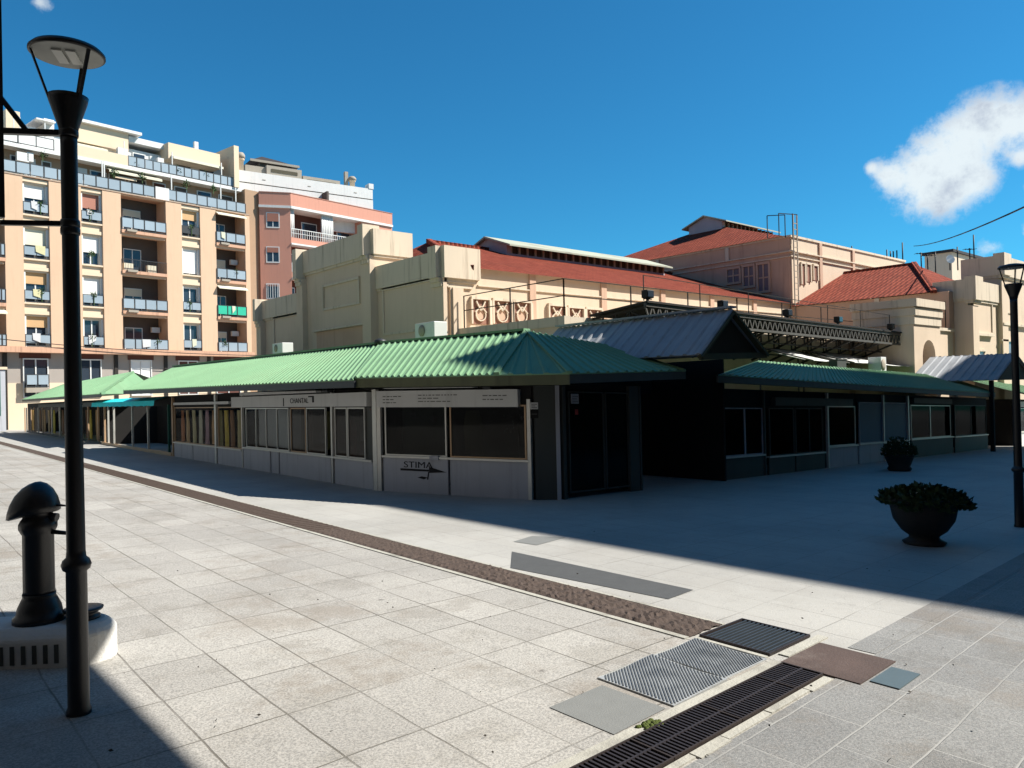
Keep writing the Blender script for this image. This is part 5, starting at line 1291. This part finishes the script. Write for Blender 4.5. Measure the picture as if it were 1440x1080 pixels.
ab(sL0, sE-.5, -12, d6, z6-.001, zt6, 'attic_wall', 'white')
for a, b, m_ in ((16, 30, 'wglass'), (40, 60, 'brownw'), (108, 126, 'brownw'), (130, 142, 'wglass'), (150, 160, 'white'), (186, 204, 'wglass'), (210, 228, 'whitep'), (246, 268, 'brownw'), (278, 300, 'wglass')):
    s0, s1 = AS(a, 220, d6), AS(b, 220, d6); mb = MB(); mb.box(FA_, s0, s1, d6, d6+.10, z6+.1, z6+2.1); o = mb.build('terrace_door', M['whitep'], apt)
    mb = MB(); mb.box(FA_, s0+.1, s1-.1, d6+.101, d6+.13, z6+.2, z6+2.0); mb.build('pane', M[m_], o)
def blk(pa, pya, pb, d, zlow, name, m, th=5):
    s0, s1 = AS(pa, pya, d), AS(pb, pya, d); ab(s0, s1, d-th, d, zlow, AZ(pa, pya, d), name, m)
blk(103, 170, 180, -3.0, AZ(103, 197, -3.0), 'attic_block', 'creamp')
ab(AS(100, 170, -3), AS(197, 186, -3), -6, -2.6, AZ(103, 170, -3)+.002, AZ(103, 166, -3), 'roof_edge', 'whitep')
blk(181, 191, 236, -3.2, AZ(181, 199, -3.2), 'attic_block', 'white')
blk(236.5, 200, 309, -2.2, AZ(236, 222, -2.2), 'attic_block', 'creamp')
blk(8, 153, 28, -3.0, AZ(8, 180, -3), 'attic_block', 'creamp')
ab(AS(28.2, 180, -3), AS(102, 180, -3), -7, -3.3, AZ(28, 205, -3.3), AZ(28, 184, -3.3), 'attic_block', 'white')
ab(AS(62, 170, -4), AS(76, 170, -4), -6, -4, AZ(62, 195, -4), AZ(62, 166, -4), 'attic_block', 'white')
ab(AS(50, 165, -3.4), AS(77, 165, -3.4), -6.3, -3.2, AZ(60, 170, -3.4), AZ(60, 168, -3.4), 'roof_canopy', 'whitep')
s0, s1 = AS(309, 215, -2), AS(330, 215, -2); ab(s1-.55, s1, -6, -1.2, z6, AZ(324, 203, -1.2), 'party_wall', 'creamp'); ab(s0, s1-.552, -6.5, -5.5, z6, AZ(324, 207, -1.8), 'party_wall', 'tan')
# awnings, poles and clutter on the terraces
def awn(a, b, y, d, h, m):
    s0, s1 = AS(a, y, d), AS(b, y, d); z = AZ((a+b)/2, y, d)
    mb = MB(); mb.prism([FA_.P(s0, d-1.0, z+.45), FA_.P(s0, d+.3, z), FA_.P(s0, d+.3, z-.22), FA_.P(s0, d+.27, z-.22), FA_.P(s0, d+.27, z-.03), FA_.P(s0, d-1.0, z+.38)], (FA_.s[0]*(s1-s0), FA_.s[1]*(s1-s0), 0)); mb.build('sun_blind', M[m], apt)
awn(105, 150, 207, -2.4, 0, 'blindc'); awn(160, 190, 250, -1.6, 0, 'creamp'); awn(242, 312, 228, -2.0, 0, 'blindc'); awn(152, 226, 246, -1.4, 0, 'blindc'); awn(14, 60, 210, -2.2, 0, 'curtain')
for px in (20, 29, 64, 175, 242, 311): s_ = AS(px, 220, -1.6); mb = MB(); mb.bar(FA_.P(s_, -1.6, z6), FA_.P(s_, -1.6, z6+2.3), .09); mb.build('terrace_post', M['whitep'], apt)
for px in (143, 146, 240, 309, 330): s_ = AS(px, 240, -.5); mb = MB(); mb.bar(FA_.P(s_, -.4, z5+.1), FA_.P(s_, -.4, zt5), .10); mb.build('terrace_post', M['whitep'], apt)
for px, y, d, w in ((24, 225, -1.6, .9), (38, 226, -1.6, .5), (118, 222, -2.0, .8), (166, 218, -2.4, .9), (130, 225, -2.4, .5), (222, 232, -2.4, .6)):
    s_ = AS(px, y, d); ab(s_, s_+w, d-.4, d, AZ(px, y, d), AZ(px, y, d)+.75, 'cooling_unit', 'whitep')
o = ab(AS(219, 272, .06), AS(238, 275, .06), .02, .05, z5+.05, z5+1.2, 'laundry', 'fabric')
s_ = AS(273, 204, -3); ab(s_, s_+.4, -3.2, -2.9, AZ(273, 209, -3)-.3, AZ(273, 199, -3), 'chimney', 'whitep')
rl_ = random.Random(5)
for (a, b) in ((172, 235), (305, 346), (-30, 8), (34, 71), (116, 146), (257, 283)):
    s0, s1 = AS(a)+.3, AS(b)-.3
    for k in range(4):
        zf = rows[k]-3.2 if b-a > 37.5 or a == 305 else rows[k]-3.0
        if rl_.random() < .6:
            q = s0+(s1-s0-.6)*rl_.random(); w = rl_.uniform(.3, .8); d = .10 if (b-a > 37.5 or a == 305) else -.05
            mb = MB(); mb.prism([FA_.P(q, d, zf+1.12), FA_.P(q+w, d, zf+1.12), FA_.P(q+w*.95, d+.03, zf+1.12-rl_.uniform(.4, .8)), FA_.P(q+.03, d+.03, zf+1.12-rl_.uniform(.4, .8))], (0, -.03, 0))
            mb.build('laundry', GM[rl_.choice(['white', 'cream', 'sand', 'charcoal', 'mauve', 'white'])], apt)
        if rl_.random() < .5:
            q = s0+(s1-s0-.3)*rl_.random(); mb = MB(); leaves(mb, FA_.P(q, .0 if a in (172, 305, -30) else -.15, zf+.75), .28, 60, .55, .16); c = FA_.P(q, -.02, zf+.1); mb.bar(c, c+UP*1.0, .05); mb.build('potted_plant', M['leafg'], apt)
for px, y, d in ((92, 232, -1), (160, 240, -1), (200, 246, -1), (262, 256, -.6), (300, 262, -.6), (60, 214, -1.6), (118, 214, -2), (190, 226, -1.8), (250, 236, -1.7), (288, 243, -1.7)):
    mb = MB(); c = FA_.P(AS(px, y, d), d, AZ(px, y, d)-.5); leaves(mb, c, .35, 80, .7, .16); mb.bar(c-UP*.3, c+UP*.8, .06); mb.build('potted_plant', M['leafg'], apt)
# tan stair tower joining the pink block
def hz(px, py, z): r = ray(px, py); q = (z-1.6)/r.z; p = CAM+r*q; return p
zP_ = AZ(355, 268, -.6)
# pink block
zk = AZ(362, 270, -.7); K0 = hz(364, 270, zk); K1 = hz(408, 272, zk); K2 = hz(551, 301, zk)
FK0 = Fr(K0.x, K0.y, to=(K1.x, K1.y)); FK = Fr(K1.x, K1.y, to=(K2.x, K2.y))
ab(sE+.11, AS(369, 400, -.7), -6, -.9, -2, AZ(355, 268, -.9), 'stair_tower', 'tan')
pink = thing('apartment_building', 'salmon pink apartment block with curved end and white trimmed loggias', 'building', (K1.x, K1.y, gz(K1.x, K1.y)))
def kb_(F, s0, s1, d0, d1, z0, z1, name, m): mb = MB(); mb.box(F, s0, s1, d0, d1, z0, z1); return mb.build(name, M[m], pink)
kb_(FK0, 0, FK0.L-.01, -3.5, 0, -2, zk-1.6, 'wall', 'salmon'); kb_(FK0, -.02, FK0.L+.02, -3.5, .06, zk-1.35, zk, 'parapet', 'salmon'); kb_(FK0, -.05, FK0.L+.05, -3, .16, zk-1.599, zk-1.351, 'trim', 'white')
kb_(FK0, -.02, FK0.L+.02, -3.4, .10, zk+.001, zk+.08, 'coping', 'blindp')
K = FK; LK = FK.L; sd_ = FK.S(508, 320)
kb_(K, 0, LK, -3.5, .06, zk-1.35, zk, 'parapet', 'salmon'); kb_(K, 0, LK, -3.4, .18, zk-1.599, zk-1.351, 'trim', 'white'); kb_(K, -.0, LK+.04, -3.4, .10, zk+.001, zk+.08, 'coping', 'blindp')
kb_(K, 0, LK, -3.6, -2.0, -2, zk-1.6, 'loggia_wall', 'maroon')
kb_(K, sd_, LK-.01, -1.999, 0, -2, zk-1.601, 'wall', 'salmon')
pitch = 3.68
for k in range(6):
    zt = zk-1.6-pitch*k; zf = zt-3.05
    kb_(K, .01, sd_-.01, -1.999, .0, zf-.62, zf, 'balcony_slab', 'salmon'); kb_(K, -.0, sd_+.1, -1.0, .12, zf-.78, zf-.621, 'trim', 'white')
    mb = MB(); mb.box(K, .02, sd_, -.02, .03, zf+.90, zf+.97); mb.box(K, .02, sd_, -.02, .03, zf+.45, zf+.49); q = .03
    while q < sd_: mb.box(K, q, q+.04, -.02, .02, zf, zf+.9); q += .28
    mb.build('balcony_rail', M['whitep'], pink)
    for q0, q1, m_ in ((.5, 1.6, 'wglass'), (2.6, 4.6, 'wglass'), (7.3, 9.2, 'wglass'), (10.5, 12, 'wglass')):
        if q1 > sd_: continue
        mb = MB(); mb.box(K, q0, q1, -1.999, -1.93, zf, zf+2.3); o = mb.build('balcony_door', M['whitep'], pink); mb = MB(); mb.box(K, q0+.1, q1-.1, -1.929, -1.91, zf+.1, zf+2.2); mb.build('pane', M[m_], o)
    sc_ = K.S(455, 310)
    if k == 0:
        mb = MB()
        for q in range(7): mb.tube(K.P(sc_+.22*q, -.3, zf), K.P(sc_+.22*q, -.3, zt), .13, .13, 8)
        mb.build('curtain', M['curtain'], pink)
        mb = MB()
        for q in range(3): mb.tube(K.P(.1+.2*q, -.3, zf), K.P(.1+.2*q, -.3, zt), .12, .12, 8)
        mb.build('curtain', M['curtain'], pink)
    if k == 1: kb_(K, sd_*.5, sd_*.5+.6, -1.9, 0, zf, zt, 'divider', 'salmon')
for k, (pt, pb, bl, m_) in enumerate(((300, 319, .6, 'blindp'), (348, 368, .35, 'blindp'), (400, 419, .15, 'blindp'), (452, 470, .3, 'blindw'))):
    s0, s1 = FK0.S(374, pt), FK0.S(393, pt); z1, z0 = FK0.Z(383, pt), FK0.Z(383, pb)
    mb = MB(); mb.box(FK0, s0, s1, -.02, .04, z0-.12, z0); mb.box(FK0, s0, s0+.1, -.02, .03, z0, z1); mb.box(FK0, s1-.1, s1, -.02, .03, z0, z1); mb.box(FK0, s0, s1, -.02, .03, z1, z1+.1); c = (s0+s1)/2; mb.box(FK0, c-.05, c+.05, .0, .028, z0, z1); wd = mb.build('window', M['whitep'], pink)
    mb = MB(); mb.box(FK0, s0+.05, s1-.05, .003, .012, z0, z1); mb.build('pane', M['wglass'], wd)
    mb = MB(); mb.box(FK0, s0+.1, s1-.1, .031, .06, z1-(z1-z0)*bl, z1); mb.build('roller_blind', M[m_], wd)
    if k in (2,):
        mb = MB()
        for q in range(5): e = s0+.2+(s1-s0-.4)*q/4; mb.box(FK0, e-.03, e+.03, .07, .10, z0, z1)
        mb.build('window_bars', M['whitep'], wd)
# white terraced top behind the pink block
zw_ = AZ(331, 238, -3.2); W1 = hz(331, 238, zw_); W2 = hz(524, 266, zw_); FWt = Fr(W1.x, W1.y, to=(W2.x, W2.y)); Lw = FWt.L
wt_ = thing('penthouse', 'white terraced penthouse storeys stepping up behind the pink parapet', 'building', (W1.x, W1.y, W1.z-3))
def wb_(s0, s1, d0, d1, z0, z1, name, m): mb = MB(); mb.box(FWt, s0, s1, d0, d1, z0, z1); return mb.build(name, M[m], wt_)
wb_(0, Lw, -6, 0, zw_-1.2, zw_, 'band', 'white'); wb_(0, Lw, -6, -.15, zw_-1.32, zw_-1.201, 'dark_gap', 'steel'); wb_(0, Lw, -6, .02, zw_-5.5, zw_-1.321, 'wall', 'white')  # dark strip set back between band and wall
for q in (.18, .5, .85): wb_(Lw*q, Lw*q+.35, .0, .03, zw_-.75, zw_-.68, 'vent_slot', 'greycap')
s0 = FWt.S(452, 262); wb_(s0-1.9, s0, .02, .10, zw_-2.6, zw_-1.9, 'green_screen', 'palegreen'); wb_(s0, s0+.25, -.5, 1.5, zw_-3.2, zw_-1.4, 'divider', 'brownw'); wb_(s0+.4, s0+2.4, .02, .1, zw_-2.9, zw_-2.1, 'green_screen', 'palegreen')
def wz(px, py, d): return FWt.hit(px, py, d)
for a, b, yt_ in ((375, 424, 232), (426, 478, 247)):
    s0, z1 = wz(a, yt_, -1.5); s1 = FWt.S(b, yt_, -1.5); wb_(s0, s1, -2, -1.5, zw_-.5, z1, 'roof_parapet', 'greycap'); wb_(s0+.5, s1-.5, -1.5, -1.45, z1-.7, z1-.35, 'recess', 'louvre')
s0 = FWt.S(345, 236, -1.8); s1 = FWt.S(376, 236, -1.8); wb_(s0, s1-.01, -2.1, -1.8, zw_-.5, FWt.Z(350, 232, -1.8), 'roof_parapet', 'greycap')
def chim(px, pt, pb, d=-1.2):
    s_, z1 = wz(px, pt, d); c = FWt.P(s_, d, zw_-.1); hgt = z1-zw_+.1
    mb = MB(); mb.lathe(c, [(.32, 0), (.32, hgt*.60), (.42, hgt*.61), (.42, hgt*.70), (.36, hgt*.71)], 10); o = mb.build('chimney', M['creamp'], wt_)
    mb = MB(); mb.lathe(c, [(.5, hgt*.711), (.48, hgt*.85), (.3, hgt*.97), (0, hgt)], 10); mb.build('cowl', M['greycap'], o)
chim(338, 214, 238, -.8); chim(495, 248, 270)
s_, z1 = wz(485, 241, -1.2); wb_(s_, s_+.4, -1.6, -1.2, zw_-.3, z1, 'chimney', 'greycap')
s_, z1 = wz(519, 264, .05)
wb_(Lw-.5, Lw+.1, -1, .06, zw_, zw_+.6, 'pier', 'whitep')
# pavilion with dark hipped roof
s0, zA_ = wz(352, 234, -3); s1 = FWt.S(421, 234, -3); sm, zm = wz(371, 218, -4.5); zB_ = FWt.Z(420, 236, -3)
wb_(s0+1.2, s1-.8, -7, -3.4, zw_-.5, zB_+.05, 'pavilion_wall', 'brownw')
mb = MB(); zz = zB_+.06
e = [FWt.P(s0, -3, zz), FWt.P(s1, -3, zz), FWt.P(s1, -8, zz), FWt.P(s0, -8, zz)]; zt_ = zm
mb.face(e[::-1]); r_0 = FWt.P(s0+2.0, -5.2, zt_); r_1 = FWt.P(s1-1.6, -5.2, zt_-.2)
mb.face([e[0], e[1], r_1, r_0]); mb.face([e[1], e[2], r_1]); mb.face([e[2], e[3], r_0, r_1]); mb.face([e[3], e[0], r_0]); mb.build('pavilion_roof', M['slate'], wt_)
mb = MB(); mb.bar(e[0]+UP*.05, e[1]+UP*.05, .1, .25); mb.build('roof_edge', M['greycap'], wt_)
# cables
a = FA_.P(AS(-10, 478), .6, AZ(0, 477)); b = FA_.P(AS(375, 498), .8, AZ(375, 500, .8))
mb = MB(); pts = [a.lerp(b, i/10)-UP*.3*4*(i/10)*(1-i/10) for i in range(11)]; mb.path(pts, .035, 5); tag(mb.build('overhead_cable', M['wire']), 'black cable strung across the apartment block just above its cornice', 'cable')
# low grey pavilion and sign at the far left end
x, y = FA_.xy(AS(4, 560), 4)
FG2 = Fr(*G(9, 606), math.pi*0.05)
s9 = FA_.S(8, 560, 3.2)
bx_ = thing('advertising_pillar', 'grey and green street cabinet at the left edge beyond the stalls', 'cabinet', (FA_.xy(s9, 3.2)[0], FA_.xy(s9, 3.2)[1], gz(*FA_.xy(s9, 3.2))))
zq = FA_.Z(5, 516, 3.2)
mb = MB(); mb.box(FA_, s9-2.2, s9, 2.4, 3.2, gz(10, 70)-.1, zq-.2); mb.build('body', M['panel'], bx_)
mb = MB(); mb.box(FA_, s9-2.3, s9+.12, 2.3, 3.3, zq-.199, zq); mb.build('cap', M['creamp'], bx_)
mb = MB(); mb.box(FA_, s9-1.9, s9-.35, 3.2, 3.23, gz(10, 70)+1.2, zq-.4); mb.build('poster', M['greenboard'], bx_)
# ------------------------------------------------------------------ buildings outside the frame that cast the two big shadows or cut sky light
tb = thing('apartment_building', 'tall plain building beyond the right edge whose shadow covers the corner', 'building', (38, -15, gz(38, -15)))
HT = 19.75; yc_ = 11.85-.6*(20-2.6)
mb = MB(); mb.wbox(22.8, 52, -45, yc_, -4, HT); mb.build('wall', M['tan'], tb)
mb = MB(); mb.wbox(22.8, 52, -45, yc_, HT+.001, HT+.05); mb.build('roof', M['greycap'], tb)
for fl in range(5):
    for i in range(7):
        z = 1.5+fl*3.5; x = 25+i*3.8
        mb = MB(); mb.wbox(x, x+1.5, yc_, yc_+.05, z, z+1.7); w = mb.build('window', M['whitep'], tb); mb = MB(); mb.wbox(x+.1, x+1.4, yc_+.051, yc_+.07, z+.1, z+1.6); mb.build('pane', M['wglass'], w)
    for i in range(8):
        z = 1.5+fl*3.5; y = yc_-3-i*4.5
        mb = MB(); mb.wbox(22.74, 22.8, y-1.5, y, z, z+1.7); w = mb.build('window', M['whitep'], tb); mb = MB(); mb.wbox(22.72, 22.739, y-1.4, y-.1, z+.1, z+1.6); mb.build('pane', M['wglass'], w)
hb = thing('apartment_building', 'unseen building behind the viewpoint with a slab added to shade the near left corner', 'building', (-6, -9, gz(-6, -9)))
mb = MB(); mb.wbox(-16, .9, -18, -3, -1, 13); mb.build('wall', M['tan'], hb)
mb = MB(); mb.wbox(-12, 5.67, -2.999, 3.75, 5.55, 5.9); mb.build('canopy', M['greycap'], hb)  # unseen slab, added and sized only to cast the near left shadow
def grid_windows(b, F, s0, s1, z0, floors, dz=3.5, ds=3.6):
    s_ = s0+1.2
    while s_ < s1-1.8:
        for fl in range(floors):
            z = z0+fl*dz; mb = MB(); mb.box(F, s_, s_+1.5, 0, .05, z, z+1.8); w = mb.build('window', M['whitep'], b); mb = MB(); mb.box(F, s_+.1, s_+1.4, .051, .07, z+.1, z+1.7); mb.build('pane', M['wglass'], w)
        s_ += ds
grid_windows(hb, Fr(.9, -3, math.pi), 0, 16, .8, 3)
bb = thing('apartment_building', 'unseen brown block added behind the viewpoint to cut sky light', 'building', (5, -17, gz(5, -17)))
mb = MB(); mb.wbox(1.2, 22.8, -30, -14, -3, 22); mb.build('wall', M['maroon'], bb); grid_windows(bb, Fr(22.8, -14, math.pi), 0, 21, 1, 4)  # unseen block added to hold sky light off the shaded plaza
lb = thing('apartment_building', 'unseen long dark grey block added left of the street to cut sky light', 'building', (-12, 30, gz(-12, 30)))
mb = MB(); mb.wbox(-20, -8, -2.9, 64, -3, 22); mb.build('wall', M['brickw'], lb); grid_windows(lb, Fr(-8, -2.9, math.pi/2), 0, 66, 1.2, 4, 3.6, 6.0)  # unseen dark row, added to reduce sky light and bounce
# ------------------------------------------------------------------ world + sun + camera
def setup_world():
    w = bpy.data.worlds.new('World'); sc.world = w; w.use_nodes = True; nt = NT(w.node_tree)
    bg = w.node_tree.nodes['Background']
    sky = nt.n('ShaderNodeTexSky'); sky.sky_type = 'NISHITA'; sky.sun_disc = False
    sky.sun_elevation = math.radians(45); sky.sun_rotation = math.atan2(.8, -.6)
    sky.altitude = 600; sky.air_density = 1.0; sky.dust_density = .3; sky.ozone_density = 2.2
    hs = nt.n('ShaderNodeHueSaturation'); nt.l(sky.outputs[0], hs.inputs['Color']); hs.inputs['Saturation'].default_value = SKY_SAT
    hs.inputs['Hue'].default_value = SKY_HUE
    tc = nt.n('ShaderNodeTexCoord'); D = tc.outputs['Generated']
    cc = ray(1340, 215).normalized()
    # distance measures on the celestial sphere around the cloud
    total = None
    nz = nt.noise(D, 13.0, 10, .68); nz2 = nt.noise(D, 42.0, 8, .65)
    blobs = [(1283, 262, 42), (1320, 222, 50), (1365, 190, 46), (1410, 165, 40), (1330, 268, 40), (1245, 246, 20), (1455, 180, 34), (1436, 222, 13), (1450, 262, 9), (1375, 255, 26),
             (1392, 350, 17), (1450, 320, 12), (58, 2, 14), (1225, 236, 9)]
    for px, py, r in blobs:
        c = ray(px, py).normalized(); q = nt.n('ShaderNodeVectorMath', operation='DISTANCE'); nt.l(D, q.inputs[0]); q.inputs[1].default_value = tuple(c)
        s_ = r/1330.0
        e = nt.math('EXPONENT', nt.math('MULTIPLY', nt.math('POWER', nt.math('DIVIDE', q.outputs['Value'], s_), 2), -1))
        total = e if total is None else nt.math('ADD', total, e)
    f = nt.math('ADD', total, nt.math('MULTIPLY', nt.math('SUBTRACT', nz, .5), 3.0))
    f = nt.math('ADD', f, nt.math('MULTIPLY', nt.math('SUBTRACT', nz2, .5), 1.5))
    f = nt.math('MULTIPLY', f, nt.ramp(total, .12, .35))
    mask = nt.ramp(f, .18, 1.45)
    shade = nt.ramp(nt.math('ADD', nz, nt.math('MULTIPLY', nz2, .3)), .58, .92)
    ccol = nt.mix(shade, CLOUD_A, CLOUD_B)
    tint = nt.mix(1.0, hs.outputs[0], SKY_TINT, 'MULTIPLY'); fin = nt.mix(nt.math('MULTIPLY', mask, .93), tint, ccol)
    nt.l(fin, bg.inputs[0]); bg.inputs[1].default_value = SKY_STR
SKY_SAT = 1.05; SKY_HUE = .5; SKY_STR = .055; SKY_TINT = (.235, .95, 1.20)
CLOUD_A = (7.9, 8.6, 8.8); CLOUD_B = (4.6, 5.1, 6.0)
setup_world()
sd = bpy.data.lights.new('sun', 'SUN'); sd.energy = 5.0; sd.angle = math.radians(.55); sd.color = (1, .955, .87)
so = bpy.data.objects.new('sun', sd); COL.objects.link(so); so.rotation_euler = (-SUNV).to_track_quat('-Z', 'Y').to_euler(); so.location = (20, -10, 60)
cd = bpy.data.cameras.new('camera'); cam = bpy.data.objects.new('camera', cd); COL.objects.link(cam)
cd.sensor_width = 36; cd.lens = FPX/1440*36; cd.clip_end = 3000; cd.clip_start = .05
cam.matrix_world = Matrix((( XC.x, YC.x, -F3.x, CAM.x), (XC.y, YC.y, -F3.y, CAM.y), (XC.z, YC.z, -F3.z, CAM.z), (0, 0, 0, 1)))
sc.camera = cam
sc.view_settings.view_transform = 'Standard'; sc.view_settings.look = 'None'; sc.view_settings.exposure = 1.0; sc.view_settings.gamma = 1
sc.render.resolution_x = 1024; sc.render.resolution_y = 768
